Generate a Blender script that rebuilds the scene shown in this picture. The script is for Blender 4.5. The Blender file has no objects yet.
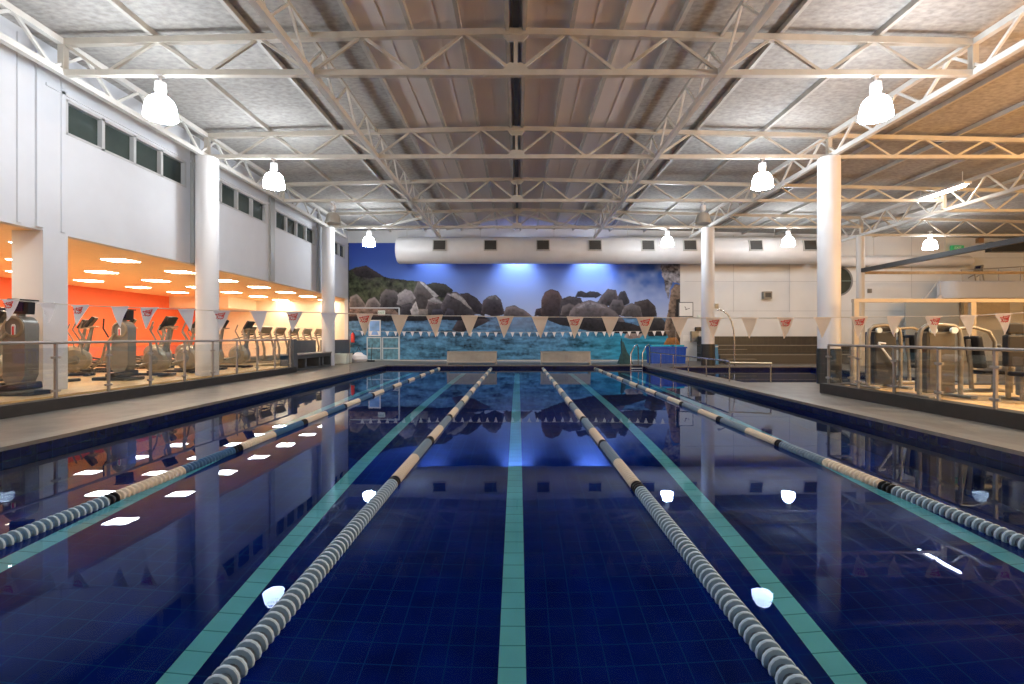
import bpy, bmesh, math, random
import numpy as np
from mathutils import Vector, Matrix, Euler
random.seed(7)
C = bpy.context.scene.collection
S = bpy.context.scene
PI = math.pi
R = math.radians
F, CX, CY, CAMX, EYE = 485.0, 518.0, 337.0, 0.046, 1.365
ZW = -0.171                      # water level, deck is z = 0
GL, GR = 0.25, 0.24              # gym floor levels left / right

def P(px, py, Y):
    return Vector((CAMX + (px - CX) * Y / F, Y, EYE + (CY - py) * Y / F))

# ------------------------------------------------------------------ materials
MATS = {}
def mat(name, col, rough=.5, metal=0., noise=0., nscale=6., bump=0., bscale=40., emit=None, estr=0., spec=.5, stretch=None):
    if name in MATS: return MATS[name]
    m = bpy.data.materials.new(name); m.use_nodes = True
    nt = m.node_tree; b = nt.nodes['Principled BSDF']
    b.inputs['Base Color'].default_value = (*col, 1)
    b.inputs['Roughness'].default_value = rough
    b.inputs['Metallic'].default_value = metal
    b.inputs['Specular IOR Level'].default_value = spec
    tc = nt.nodes.new('ShaderNodeTexCoord')
    src = tc.outputs['Object']
    if stretch:
        mp = nt.nodes.new('ShaderNodeMapping'); mp.inputs['Scale'].default_value = stretch
        nt.links.new(src, mp.inputs['Vector']); src = mp.outputs['Vector']
    if noise:
        n = nt.nodes.new('ShaderNodeTexNoise'); n.inputs['Scale'].default_value = nscale; n.inputs['Detail'].default_value = 6
        nt.links.new(src, n.inputs['Vector'])
        r = nt.nodes.new('ShaderNodeValToRGB')
        r.color_ramp.elements[0].position = .3; r.color_ramp.elements[1].position = .7
        r.color_ramp.elements[0].color = (*[max(0, c * (1 - noise)) for c in col], 1)
        r.color_ramp.elements[1].color = (*[min(1, c * (1 + noise)) for c in col], 1)
        nt.links.new(n.outputs['Fac'], r.inputs['Fac']); nt.links.new(r.outputs['Color'], b.inputs['Base Color'])
    if bump:
        n2 = nt.nodes.new('ShaderNodeTexNoise'); n2.inputs['Scale'].default_value = bscale
        nt.links.new(src, n2.inputs['Vector'])
        bp = nt.nodes.new('ShaderNodeBump'); bp.inputs['Strength'].default_value = bump; bp.inputs['Distance'].default_value = .01
        nt.links.new(n2.outputs['Fac'], bp.inputs['Height']); nt.links.new(bp.outputs['Normal'], b.inputs['Normal'])
    if emit:
        b.inputs['Emission Color'].default_value = (*emit, 1); b.inputs['Emission Strength'].default_value = estr
    MATS[name] = m
    return m

def mathn(nt, op, a, b=None, c=None):
    n = nt.nodes.new('ShaderNodeMath'); n.operation = op
    for i, v in enumerate((a, b, c)):
        if v is None: continue
        if isinstance(v, (int, float)): n.inputs[i].default_value = v
        else: nt.links.new(v, n.inputs[i])
    return n.outputs[0]

def tile_mat(name, col, grout, sx, sy, sz, gw=.03, rough=.25, noise=.25, nscale=3., ox=0., oy=0., oz=0.):
    """square tiles on object coordinates; a size of 0 leaves that axis unsplit"""
    m = bpy.data.materials.new(name); m.use_nodes = True; nt = m.node_tree; b = nt.nodes['Principled BSDF']
    tc = nt.nodes.new('ShaderNodeTexCoord'); sep = nt.nodes.new('ShaderNodeSeparateXYZ')
    nt.links.new(tc.outputs['Object'], sep.inputs[0])
    fac = None
    for i, (s, o) in enumerate(((sx, ox), (sy, oy), (sz, oz))):
        if not s: continue
        v = mathn(nt, 'MULTIPLY_ADD', sep.outputs[i], 1. / s, o)
        fr = mathn(nt, 'FRACT', v)
        d = mathn(nt, 'ABSOLUTE', mathn(nt, 'SUBTRACT', fr, .5))
        g = mathn(nt, 'GREATER_THAN', d, .5 - gw)
        fac = g if fac is None else mathn(nt, 'MAXIMUM', fac, g)
    n = nt.nodes.new('ShaderNodeTexNoise'); n.inputs['Scale'].default_value = nscale; n.inputs['Detail'].default_value = 5
    nt.links.new(tc.outputs['Object'], n.inputs['Vector'])
    r = nt.nodes.new('ShaderNodeValToRGB'); r.color_ramp.elements[0].position = .3; r.color_ramp.elements[1].position = .7
    r.color_ramp.elements[0].color = (*[c * (1 - noise) for c in col], 1); r.color_ramp.elements[1].color = (*[min(1, c * (1 + noise)) for c in col], 1)
    nt.links.new(n.outputs['Fac'], r.inputs['Fac'])
    mx = nt.nodes.new('ShaderNodeMix'); mx.data_type = 'RGBA'
    nt.links.new(fac, mx.inputs['Factor']); nt.links.new(r.outputs['Color'], mx.inputs['A']); mx.inputs['B'].default_value = (*grout, 1)
    nt.links.new(mx.outputs['Result'], b.inputs['Base Color'])
    b.inputs['Roughness'].default_value = rough
    MATS[name] = m
    return m

def glass_mat(name, tint, refl=1.0):
    """thin pane: clear with a Fresnel sheen"""
    m = bpy.data.materials.new(name); m.use_nodes = True; nt = m.node_tree; nt.nodes.clear()
    out = nt.nodes.new('ShaderNodeOutputMaterial'); mix = nt.nodes.new('ShaderNodeMixShader')
    tr = nt.nodes.new('ShaderNodeBsdfTransparent'); tr.inputs[0].default_value = (*tint, 1)
    gl = nt.nodes.new('ShaderNodeBsdfGlossy'); gl.inputs['Roughness'].default_value = .02
    fr = nt.nodes.new('ShaderNodeFresnel'); fr.inputs['IOR'].default_value = 1.45
    nt.links.new(mathn(nt, 'MULTIPLY', fr.outputs[0], refl), mix.inputs[0])
    nt.links.new(tr.outputs[0], mix.inputs[1]); nt.links.new(gl.outputs[0], mix.inputs[2]); nt.links.new(mix.outputs[0], out.inputs[0])
    MATS[name] = m
    return m

def water_mat():
    m = bpy.data.materials.new('pool water'); m.use_nodes = True; nt = m.node_tree; nt.nodes.clear()
    out = nt.nodes.new('ShaderNodeOutputMaterial'); mix = nt.nodes.new('ShaderNodeMixShader')
    rf = nt.nodes.new('ShaderNodeBsdfRefraction'); rf.inputs['Color'].default_value = (.98, 1, 1, 1); rf.inputs['IOR'].default_value = 1.333; rf.inputs['Roughness'].default_value = 0
    gl = nt.nodes.new('ShaderNodeBsdfGlossy'); gl.inputs['Roughness'].default_value = 0; gl.inputs['Color'].default_value = (.56, .71, 1, 1)
    fr = nt.nodes.new('ShaderNodeFresnel'); fr.inputs['IOR'].default_value = 1.333
    tc = nt.nodes.new('ShaderNodeTexCoord'); n = nt.nodes.new('ShaderNodeTexNoise'); n.inputs['Scale'].default_value = 1.1; n.inputs['Detail'].default_value = 2
    nt.links.new(tc.outputs['Object'], n.inputs['Vector'])
    bp = nt.nodes.new('ShaderNodeBump'); bp.inputs['Strength'].default_value = .05; bp.inputs['Distance'].default_value = .02
    nt.links.new(n.outputs['Fac'], bp.inputs['Height'])
    for q in (rf, gl, fr): nt.links.new(bp.outputs['Normal'], q.inputs['Normal'])
    nt.links.new(mathn(nt, 'MAXIMUM', mathn(nt, 'MULTIPLY_ADD', fr.outputs[0], 1.3, -.088), .008), mix.inputs[0]); nt.links.new(rf.outputs[0], mix.inputs[1]); nt.links.new(gl.outputs[0], mix.inputs[2]); nt.links.new(mix.outputs[0], out.inputs[0])
    MATS['water'] = m
    return m

M_wall = mat('white wall paint', (.62, .63, .66), .7, noise=.03, nscale=1.5)
M_backwall = mat('white boarded wall', (.72, .72, .71), .6, noise=.03, nscale=1.2)
M_steel = mat('cream steel paint', (.56, .52, .45), .45, noise=.08, nscale=3)
M_steelw = mat('grey white steel paint', (.62, .60, .56), .45, noise=.06, nscale=3)
M_purlin = mat('dull grey purlin steel', (.48, .46, .42), .5, noise=.1, nscale=4)
M_roof = mat('mottled fibre board', (.38, .36, .335), .9, noise=.22, nscale=9., bump=.3, bscale=40, stretch=(.8, 1.3, 1))
M_sheet = mat('brown roof sheet', (.74, .67, .62), .8, noise=.025, nscale=1.2, stretch=(3, .3, 1))
M_deck = tile_mat('grey brown deck tile', (.155, .14, .122), (.10, .09, .08), .6, .6, 0, .008, .42, .25, 2.5)
M_coping = mat('coping edge', (.19, .175, .155), .4, noise=.15, nscale=5)
M_kerb = mat('charcoal kerb', (.03, .028, .026), .5, noise=.2, nscale=6)
M_navy = tile_mat('navy pool tile', (.0004, .0125, .160), (.003, .045, .21), .215, .215, .215, .022, .6, .3, 2., .5, .0, .3)
M_navyband = tile_mat('navy edge tile', (.004, .006, .05), (.012, .018, .08), .215, .215, 0, .03, .2, .35, 6.)
M_teal = tile_mat('turquoise lane tile', (.22, .82, .90), (.06, .42, .50), 0, .215, 0, .022, .3, .08, 2., .5, .0)
M_dtile = tile_mat('dark grey tile', (.03, .03, .029), (.065, .063, .06), .3, .3, .3, .02, .35, .25, 4.)
M_white = mat('white enamel', (.8, .8, .8), .3)
M_duct = mat('white duct skin', (.72, .70, .69), .4, noise=.04, nscale=2)
M_dark = mat('black plastic', (.012, .012, .014), .35)
M_vent = mat('dark vent grille', (.05, .047, .042), .6)
M_chrome = mat('brushed stainless', (.55, .54, .52), .25, 1.)
M_rail = mat('satin steel rail', (.36, .34, .32), .35, .45)
M_mach = mat('warm silver machine paint', (.30, .255, .185), .32, .35, noise=.08)
M_machg = mat('grey machine paint', (.22, .21, .185), .35, .3, noise=.08)
M_shroud = mat('brown grey shroud', (.12, .10, .07), .4, .2, noise=.1)
M_shroudd = mat('charcoal shroud', (.04, .04, .04), .4, .2, noise=.1)
M_pad = mat('black vinyl pad', (.008, .008, .010), .5)
M_rubber = mat('black rubber', (.015, .015, .015), .7)
M_red = mat('orange red wall paint', (.86, .17, .065), .65, noise=.03)
M_cream = mat('cream wall paint', (.88, .78, .60), .65, noise=.03)
M_orange = mat('ceiling with warm light tint', (.90, .68, .44), .7, noise=.03)  # orange cast of warm lights and red wall bounce put into the colour
M_gymfloor = mat('honey vinyl floor', (.58, .41, .20), .4, noise=.15, nscale=3)
M_gymfloor2 = mat('orange timber floor', (.62, .38, .16), .4, noise=.15, nscale=3)
M_winglass = mat('dark window glass', (.035, .05, .045), .15, noise=.5, nscale=.6)
M_winframe = mat('grey window frame', (.5, .5, .5), .5)
M_pennant = mat('cream pennant cloth', (.90, .79, .66), .7, noise=.05)
M_pennantw = mat('white pennant cloth', (.88, .87, .88), .7)
M_logo = mat('red logo print', (.70, .05, .03), .6)
M_cord = mat('pale cord', (.6, .58, .52), .7)
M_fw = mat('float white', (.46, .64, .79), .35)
M_faceshade = mat('float side face shade', (.24, .37, .49), .4)  # disc sides coloured darker than the rims to stand for shade
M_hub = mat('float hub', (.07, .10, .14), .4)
M_fb = mat('float blue', (.06, .17, .34), .35)
M_fbeige = mat('float white warm light tint', (.78, .72, .60), .35)  # white floats, beige cast of the warm light put into the colour
M_fk = mat('float black', (.01, .01, .012), .35)
M_fg = mat('float grey blue', (.22, .32, .42), .35)
M_shade = mat('glowing lamp shade', (.95, .95, .92), .3, emit=(.85, .925, 1.), estr=56.)
M_shadeoff = mat('unlit lamp shade', (.42, .39, .34), .35)
M_panel = mat('glowing ceiling panel', (1, 1, 1), .4, emit=(1, .86, .66), estr=30.)
M_tube = mat('glowing tube', (1, 1, 1), .4, emit=(1, .93, .82), estr=30.)
M_blue = mat('blue plastic', (.006, .085, .50), .4)
M_turq = mat('turquoise plastic', (.02, .45, .55), .5)
M_bench = mat('beige bench laminate', (.36, .33, .28), .45, noise=.08)
M_paper = mat('white paper', (.82, .82, .80), .8)
M_extred = mat('red extinguisher paint', (.75, .04, .03), .3)
M_green = mat('green sign face', (.05, .45, .18), .5, emit=(.1, .8, .3), estr=.08)
M_signw = mat('pale sign face', (.75, .82, .75), .5)
M_yellow = mat('yellow tag', (.75, .5, .05), .5)
M_creamsteel = mat('cream screen frame', (.52, .44, .33), .45)
M_slate = mat('slate panel', (.10, .11, .12), .5, noise=.1)
M_wood = mat('tan board', (.42, .30, .17), .5, noise=.15)
M_glass = glass_mat('balustrade glass', (.985, .995, .985), .22)
M_glass2 = glass_mat('screen glass', (.985, .995, .985), .22)
M_water = water_mat()

# ------------------------------------------------------------------ mesh builder
class MB:
    def __init__(s, off=(0, 0, 0)):
        s.bm = bmesh.new(); s.off = Vector(off); s.mi = 0
    def _fin(s, vs, fs):
        for f in fs: f.material_index = s.mi
    def box(s, c, d, rot=None, bev=0.):
        m = Matrix.Translation(Vector(c) - s.off)
        if rot is not None: m = m @ Euler(rot).to_matrix().to_4x4()
        m = m @ Matrix.Diagonal((d[0], d[1], d[2], 1))
        r = bmesh.ops.create_cube(s.bm, size=1, matrix=m)
        fs = {f for v in r['verts'] for f in v.link_faces}
        s._fin(None, fs)
        if bev:
            es = {e for v in r['verts'] for e in v.link_edges}
            rr = bmesh.ops.bevel(s.bm, geom=list(es), offset=bev, segments=2, affect='EDGES', profile=.6)
            s._fin(None, rr['faces'])
        return s
    def bb(s, x0, x1, y0, y1, z0, z1, bev=0.):
        return s.box(((x0 + x1) / 2, (y0 + y1) / 2, (z0 + z1) / 2), (abs(x1 - x0), abs(y1 - y0), abs(z1 - z0)), bev=bev)
    def ring(s, c, u, v, r, n):
        return [s.bm.verts.new(c + u * (r * math.cos(2 * PI * i / n)) + v * (r * math.sin(2 * PI * i / n))) for i in range(n)]
    def tube(s, pts, r, n=8, caps=True):
        pts = [Vector(p) - s.off for p in pts]
        prev = None; rings = []
        for i, p in enumerate(pts):
            a = pts[max(0, i - 1)]; b = pts[min(len(pts) - 1, i + 1)]
            t = (b - a).normalized()
            if prev is None:
                u = t.orthogonal().normalized()
                if abs(t.x) < 1e-6 or n == 4:
                    ref = Vector((0, 0, 1)) if abs(t.z) < .9 else Vector((1, 0, 0))
                    u = (ref - t * ref.dot(t)).normalized()
                    if n == 4: u = (u + t.cross(u)).normalized()
            else:
                u = (prev - t * prev.dot(t)).normalized()
            prev = u; v = t.cross(u)
            rr = r[i] if isinstance(r, (list, tuple)) else r
            rings.append(s.ring(p, u, v, rr, n))
        fs = []
        for a, b in zip(rings, rings[1:]):
            for i in range(n):
                fs.append(s.bm.faces.new((a[i], a[(i + 1) % n], b[(i + 1) % n], b[i])))
        if caps:
            fs.append(s.bm.faces.new(rings[0][::-1])); fs.append(s.bm.faces.new(rings[-1]))
        s._fin(None, fs); return s
    def lathe(s, c, prof, axis='Z', n=20, cap=True):
        c = Vector(c) - s.off
        ax = {'Z': Vector((0, 0, 1)), 'Y': Vector((0, 1, 0)), 'X': Vector((1, 0, 0))}[axis]
        u = Vector((1, 0, 0)) if axis != 'X' else Vector((0, 1, 0)); v = ax.cross(u)
        rings = [s.ring(c + ax * h, u, v, max(r, 1e-4), n) for r, h in prof]
        fs = []
        for a, b in zip(rings, rings[1:]):
            for i in range(n):
                fs.append(s.bm.faces.new((a[i], a[(i + 1) % n], b[(i + 1) % n], b[i])))
        if cap:
            fs.append(s.bm.faces.new(rings[0][::-1])); fs.append(s.bm.faces.new(rings[-1]))
        s._fin(None, fs); return s
    def prism(s, poly, axis, a, b):
        """poly: 2d outline; axis 'Y' -> (x,z), 'X' -> (y,z), 'Z' -> (x,y)"""
        def mk(p, h):
            q = {'Y': (p[0], h, p[1]), 'X': (h, p[0], p[1]), 'Z': (p[0], p[1], h)}[axis]
            return s.bm.verts.new(Vector(q) - s.off)
        A = [mk(p, a) for p in poly]; B = [mk(p, b) for p in poly]; n = len(poly)
        fs = [s.bm.faces.new(A), s.bm.faces.new(B[::-1])]
        for i in range(n): fs.append(s.bm.faces.new((A[i], B[i], B[(i + 1) % n], A[(i + 1) % n])))
        s._fin(None, fs); return s
    def quad(s, pts):
        f = s.bm.faces.new([s.bm.verts.new(Vector(p) - s.off) for p in pts]); f.material_index = s.mi; return s
    def mesh(s, name, mats, smooth=False):
        bmesh.ops.recalc_face_normals(s.bm, faces=s.bm.faces[:])
        me = bpy.data.meshes.new(name)
        s.bm.to_mesh(me); s.bm.free()
        for m in (mats if isinstance(mats, (list, tuple)) else [mats]): me.materials.append(m)
        if smooth:
            for p in me.polygons: p.use_smooth = True
            try: me.set_sharp_from_angle(angle=R(40))
            except Exception: pass
        return me
    def build(s, name, mats, parent=None, smooth=False):
        o = bpy.data.objects.new(name, s.mesh(name, mats, smooth)); C.objects.link(o)
        if parent is not None: o.parent = parent
        return o

def tag(o, label, cat=None, group=None, kind=None):
    if label: o['label'] = label
    if cat: o['category'] = cat
    if group: o['group'] = group
    if kind: o['kind'] = kind
    return o
def thing(name, label, cat, loc=(0, 0, 0), rz=0., group=None):
    o = bpy.data.objects.new(name, None); C.objects.link(o)
    o.location = loc; o.rotation_euler = (0, 0, rz); o.empty_display_size = .1
    return tag(o, label, cat, group)
KIDS = {}
def dup(root, loc, rz=0., label=None, scale=None):
    r = root.copy(); C.objects.link(r); r.location = loc; r.rotation_euler = (0, 0, rz)
    if label: r['label'] = label
    if scale: r.scale = scale
    def rec(src, dst):
        for ch in list(src.children):
            c = ch.copy(); C.objects.link(c); c.parent = dst; rec(ch, c)
    rec(root, r)
    return r
def struct(o, label=None): return tag(o, label, None, None, 'structure')

# ------------------------------------------------------------------ room shell
PXL, PXR, PY0, PY1 = -6.35, 6.05, -1.4, 23.6       # main pool
KX0, KX1, KY0, KY1 = 6.85, 13.6, 14.6, 22.4        # small pool
BY = 27.8                                          # back wall
LX = -9.7                                          # left wall plane
RX = 29.0
FY = -6.0
GX = -18.8
def roofz(x): return 7.66 - .0235 * abs(x)

b = MB()                                            # deck with coping
T0 = -.05
for (x0, x1, y0, y1) in ((LX, PXL, FY, BY), (PXR, KX0, FY, BY), (KX0, RX, FY, KY0), (KX0, RX, KY1, BY), (KX1, RX, KY0, KY1), (PXL, PXR, PY1, BY), (PXL, PXR, FY, PY0)):
    b.bb(x0, x1, y0, y1, T0, 0)
struct(b.build('floor', M_deck), 'grey brown tiled pool deck')
b = MB()                                            # pale coping strip along the edges
for (x0, x1, y0, y1) in ((PXL - .28, PXL + .02, PY0, PY1), (PXR - .02, PXR + .28, PY0, PY1), (PXL - .28, PXR + .28, PY1 - .02, PY1 + .28)):
    b.bb(x0, x1, y0, y1, -.049, .004)
struct(b.build('trim_1', M_coping), 'stone coping around the main pool edge')

for q in ('navy pool tile', 'turquoise lane tile'): MATS[q].node_tree.nodes['Principled BSDF'].inputs['Specular IOR Level'].default_value = .02   # wet under water
def basin(x0, x1, y0, y1, zf, name, lines, label):
    b = MB(); z1 = ZW - .12
    b.quad(((x0, y0, zf), (x1, y0, zf), (x1, y1, zf), (x0, y1, zf)))
    b.quad(((x0, y1, zf), (x1, y1, zf), (x1, y1, z1), (x0, y1, z1)))
    b.quad(((x0, y0, zf), (x1, y0, zf), (x1, y0, z1), (x0, y0, z1)))
    b.quad(((x0, y0, zf), (x0, y1, zf), (x0, y1, z1), (x0, y0, z1)))
    b.quad(((x1, y0, zf), (x1, y1, zf), (x1, y1, z1), (x1, y0, z1)))
    b.mi = 2
    for (xa, ya, xb, yb) in ((x0, y1, x1, y1), (x0, y0, x1, y0), (x0, y0, x0, y1), (x1, y0, x1, y1)):
        b.quad(((xa, ya, z1), (xb, yb, z1), (xb, yb, T0), (xa, ya, T0)))
    b.mi = 1
    for lx in lines:
        b.quad(((lx - .11, y0 + 1.6, zf + .004), (lx + .11, y0 + 1.6, zf + .004), (lx + .11, y1 - .9, zf + .004), (lx - .11, y1 - .9, zf + .004)))
    return struct(b.build(name, [M_navy, M_teal, M_navyband]), label)
basin(PXL, PXR, PY0, PY1, ZW - 2.05, 'floor_pool', (-4.95, -2.5, 0, 2.5, 4.95), 'navy tiled pool basin with turquoise lane lines')
basin(KX0, KX1, KY0, KY1, ZW - .8, 'floor_pool_small', (), 'navy tiled basin of the small pool')
def water(x0, x1, y0, y1, name, label):
    b = MB(); v = .0
    b.quad(((x0, y0, ZW), (x1, y0, ZW), (x1, y1, ZW), (x0, y1, ZW)))
    o = b.build(name, M_water); struct(o, label)
    if o.data.polygons[0].normal.z < 0: o.data.flip_normals()
    return o
water(PXL, PXR, PY0, PY1, 'pool_water', 'still blue water of the lap pool')
water(KX0, KX1, KY0, KY1, 'pool_water', 'water of the small pool beside the railing')

# gym platforms and kerbs
b = MB(); b.bb(GX, -8.75, FY, 18.6, 0.0, GL); b.bb(GX, LX - .6, 18.6, 29, 0, GL)
struct(b.build('floor_gym_left', M_gymfloor), 'honey coloured gym floor behind the left glass')
struct(MB().bb(-8.75, -8.53, FY, 18.8, 0, .215, .01).build('trim_2', M_kerb), 'dark kerb under the left balustrade')
b = MB(); b.bb(7.7, RX, FY, 11.6, 0, GR - .02)
struct(b.build('floor_gym_right', M_gymfloor2), 'orange timber gym floor behind the right glass')
b = MB(); b.bb(7.42, 7.7, FY, 11.86, 0, GR, .01); b.bb(7.7, 12.5, 11.6, 11.86, 0, GR, .01)
struct(b.build('trim_3', M_kerb), 'dark kerb under the right balustrade')

# walls
struct(MB().bb(LX - .2, RX, BY, BY + .2, 0, 7.7).build('wall_back', M_backwall), 'white back wall')
b = MB()
for z in (2.86, 4.55, 5.9): b.bb(9.6, RX, BY - .012, BY + .01, z - .012, z + .012)
for x in (12.4, 15.6, 19.6, 22.6): b.bb(x - .01, x + .01, BY - .010, BY + .01, 2.8, 7.2)
struct(b.build('trim_4', mat('wall joint', (.5, .5, .5), .7)), 'thin joint lines on the white back wall')
struct(MB().bb(GX, LX - .2, 29, 29.2, 0, 3.6).build('wall_gym_back', M_cream), 'cream far wall of the left gym')
struct(MB().bb(GX - .2, GX, FY, 29.2, 0, 3.7).build('wall_gym_left', M_red), 'orange red wall of the left gym')
b = MB(); b.bb(GX, -15.6, 26.2, 29, 2.95, 3.55)
struct(b.build('wall_gym_bulkhead', M_cream), 'cream bulkhead under the gym ceiling')
struct(MB().bb(GX, LX - .2, FY, 29.2, 3.55, 3.7).build('ceiling_gym_left', M_orange), 'warm lit gym ceiling')
struct(MB().bb(RX, RX + .2, FY, BY + .2, 0, 7.4).build('wall_right', mat('warm wall', (.78, .66, .48), .7)), 'warm white right wall')
struct(MB().bb(GX, RX, FY - .2, FY, 0, 7.8).build('wall_front', M_wall), 'white wall behind the camera')
# upper left wall with the window bands cut out
b = MB()
groups = [(10.46, 14.2), (14.98, 18.72), (19.5, 23.24), (24.02, 27.3)]
b.bb(LX - .2, LX, FY, BY, 3.55, 5.74); b.bb(LX - .2, LX, FY, BY, 6.5, 7.6)
ys = [FY] + [v for g in groups for v in g] + [BY]
for i in range(0, len(ys), 2): b.bb(LX - .2, LX, ys[i], ys[i + 1], 5.74, 6.5)
struct(b.build('wall_left', M_wall), 'white upper left wall above the gym opening')
struct(MB().bb(LX - .62, LX + .02, 9.93, 10.48, GL, 3.56).build('wall_pier_left', M_wall), 'square white pier at the gym opening')
b = MB()
for y0, y1, d in ((9.42, 9.5, .03), (9.78, 9.93, .05), (10.33, 10.42, .03)): b.bb(LX - .01, LX + d, y0, y1, 3.6, 7.3)
b.bb(LX - .01, LX + .03, 10.0, BY, 6.56, 6.62)
struct(b.build('trim_5', M_wall), 'white battens on the left wall')
b = MB()
for y in (14.42, 18.95, 23.47): b.bb(LX - .01, LX + .1, y, y + .3, 3.56, 7.35)
struct(b.build('trim_6', mat('grey steel post', (.36, .36, .35), .5)), 'grey steel posts on the left wall behind the columns')
for k, (y0, y1) in enumerate(groups):
    w = MB()
    for i in range(5):
        y = y0 + (y1 - y0) * i / 4
        w.bb(LX - .15, LX + .01, y - .04, y + .04, 5.74, 6.5)
    w.bb(LX - .15, LX + .01, y0, y1, 5.74, 5.79); w.bb(LX - .15, LX + .01, y0, y1, 6.44, 6.5)
    wo = struct(w.build('window_%d' % (k + 1), M_winframe), 'high window band in the left wall')
    for i in range(4):
        ya, yb = y0 + (y1 - y0) * i / 4 + .04, y0 + (y1 - y0) * (i + 1) / 4 - .04
        MB().bb(LX - .12, LX - .1, ya, yb, 5.79, 6.44).build('pane', M_winglass, wo)

# roof: grey boards either side of brown sheets
b = MB()
xs = [LX - .2, -3.2, 0, 3.2, RX + .2]
for i in range(4):
    x0, x1 = xs[i], xs[i + 1]
    b.mi = 1 if i in (1, 2) else 0
    z0, z1 = roofz(x0), roofz(x1)
    for (ya, yb) in ((FY - .2, BY + .2),):
        b.prism([(x0, z0), (x1, z1), (x1, z1 + .1), (x0, z0 + .1)], 'Y', ya, yb)
struct(b.build('ceiling', [M_roof, M_sheet]), 'pitched roof of mottled grey boards with brown sheets along the middle')
b = MB()                                            # lengthwise ribs pressed in the brown sheets
for sx in (-1, 1):
    for x in (.64, 1.6, 2.65):
        b.bb(sx * x - .03, sx * x + .03, FY, BY, roofz(x) - .014, roofz(x) + .02)
struct(b.build('trim_7', M_sheet), 'pressed ribs of the brown roof sheets')

# columns
def column(x, y, z0, tiled, label):
    o = MB().lathe((x, y, z0), [(.295, 0), (.295, 6.6 - z0)], n=32).build('column', mat('white column paint', (.70, .69, .69), .45), None, True)
    struct(o, label)
    if tiled:
        MB().lathe((x, y, 0), [(.315, 0.), (.315, 1.03), (.296, 1.03)], n=32, cap=False).build('tiled_base', M_dtile, o, True)
    return o
column(-9.05, 14.2, GL, False, 'round white column nearest the pool on the left')
column(-9.05, 23.25, 0, False, 'round white column at the far end of the left side')
column(9.15, 14.2, 0, True, 'round white column with tiled base nearest on the right')
column(9.15, 23.25, 0, True, 'round white column with tiled base beside the tiered seats')
column(-9.05, 5.15, GL, False, 'round white column out of view on the left')
column(9.15, 5.15, GR, False, 'round white column out of view on the right')
o = MB().lathe((16.5, 23.3, 0), [(.17, 0), (.17, 6.2)], n=20).build('column', mat('grey column paint', (.55, .53, .50), .45), None, True)
struct(o, 'slim grey column by the porthole window')

# ------------------------------------------------------------------ roof steel
TY = [5.2, 9.7, 14.2, 18.75, 23.25]
TN = ['above the near lane ropes', 'first of the cross trusses seen ahead', 'second cross truss, on the nearest columns', 'third cross truss, with the unlit lamps', 'last cross truss, in front of the duct']
ZB = 6.635
def sq(mb, a, b, w):                                # square bar
    mb.tube([a, b], w * .7071, 4)
def cross_truss(y, label, xr):
    t = thing('roof_truss', 'cream steel roof truss, ' + label, 'truss', (0, y, ZB), 0, 'cross trusses under the roof')
    off = (0, 0, ZB)
    zt = lambda x: roofz(x) - .2
    m = MB(off); pts = [(-9.05, 0, zt(9.05)), (0, 0, zt(0)), (xr, 0, zt(xr))]
    m.tube(pts, .095 * .7071 * 1.3, 4); m.build('top_chord', M_steel, t)
    m = MB(off); sq(m, (-9.05, 0, ZB), (9.15, 0, ZB), .11); m.build('bottom_chord', M_steel, t)
    def bars(x0, x1, n, zb, w=.055):
        p = (x1 - x0) / n
        for i in range(n):
            a = x0 + p * i
            for u, v in (((a, zb), (a + p / 2, None)), ((a + p / 2, None), (a + p, zb))):
                A = (u[0], 0, u[1] if u[1] else zt(u[0])); B = (v[0], 0, v[1] if v[1] else zt(v[0]))
                m = MB(off); sq(m, A, B, w); m.build('diagonal', M_steel, t)
    bars(-8.2, 0, 4, ZB); bars(0, 8.2, 4, ZB)
    for x in (-9.05, 9.15):
        m = MB(off); sq(m, (x, 0, ZB), (x, 0, zt(x)), .12); m.build('end_post', M_steel, t)
        xx = -8.2 if x < 0 else 8.2
        m = MB(off); sq(m, (xx, 0, ZB), (x, 0, zt(x)), .055); m.build('diagonal', M_steel, t)
    m = MB(off); sq(m, (0, 0, ZB), (0, 0, zt(0)), .08); m.build('middle_post', M_steel, t)
    for z, s in ((ZB, 1), (zt(0), -1)):
        m = MB(off); h = s * .02
        m.prism([(-.3, z + s * .02), (.3, z + s * .02), (.14, z + s * .2), (-.14, z + s * .2)], 'Y', -.03, .03)
        m.build('gusset_plate', M_steel, t)
    if xr > 10:
        m = MB(off); sq(m, (9.15, 0, ZB), (16.5, 0, ZB), .1); m.build('bottom_chord', M_steel, t)
        bars(9.15, 16.5, 4, ZB)
        m = MB(off); sq(m, (16.5, 0, 6.25), (xr, 0, 6.25), .1); m.build('bottom_chord', M_steel, t)
        bars(16.5, xr, 5, 6.25)
        m = MB(off); sq(m, (16.5, 0, 6.25), (16.5, 0, zt(16.5)), .12); m.build('end_post', M_steel, t)
for i, y in enumerate(TY): cross_truss(y, TN[i], 9.15 if i < 2 else 26.5)

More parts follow.
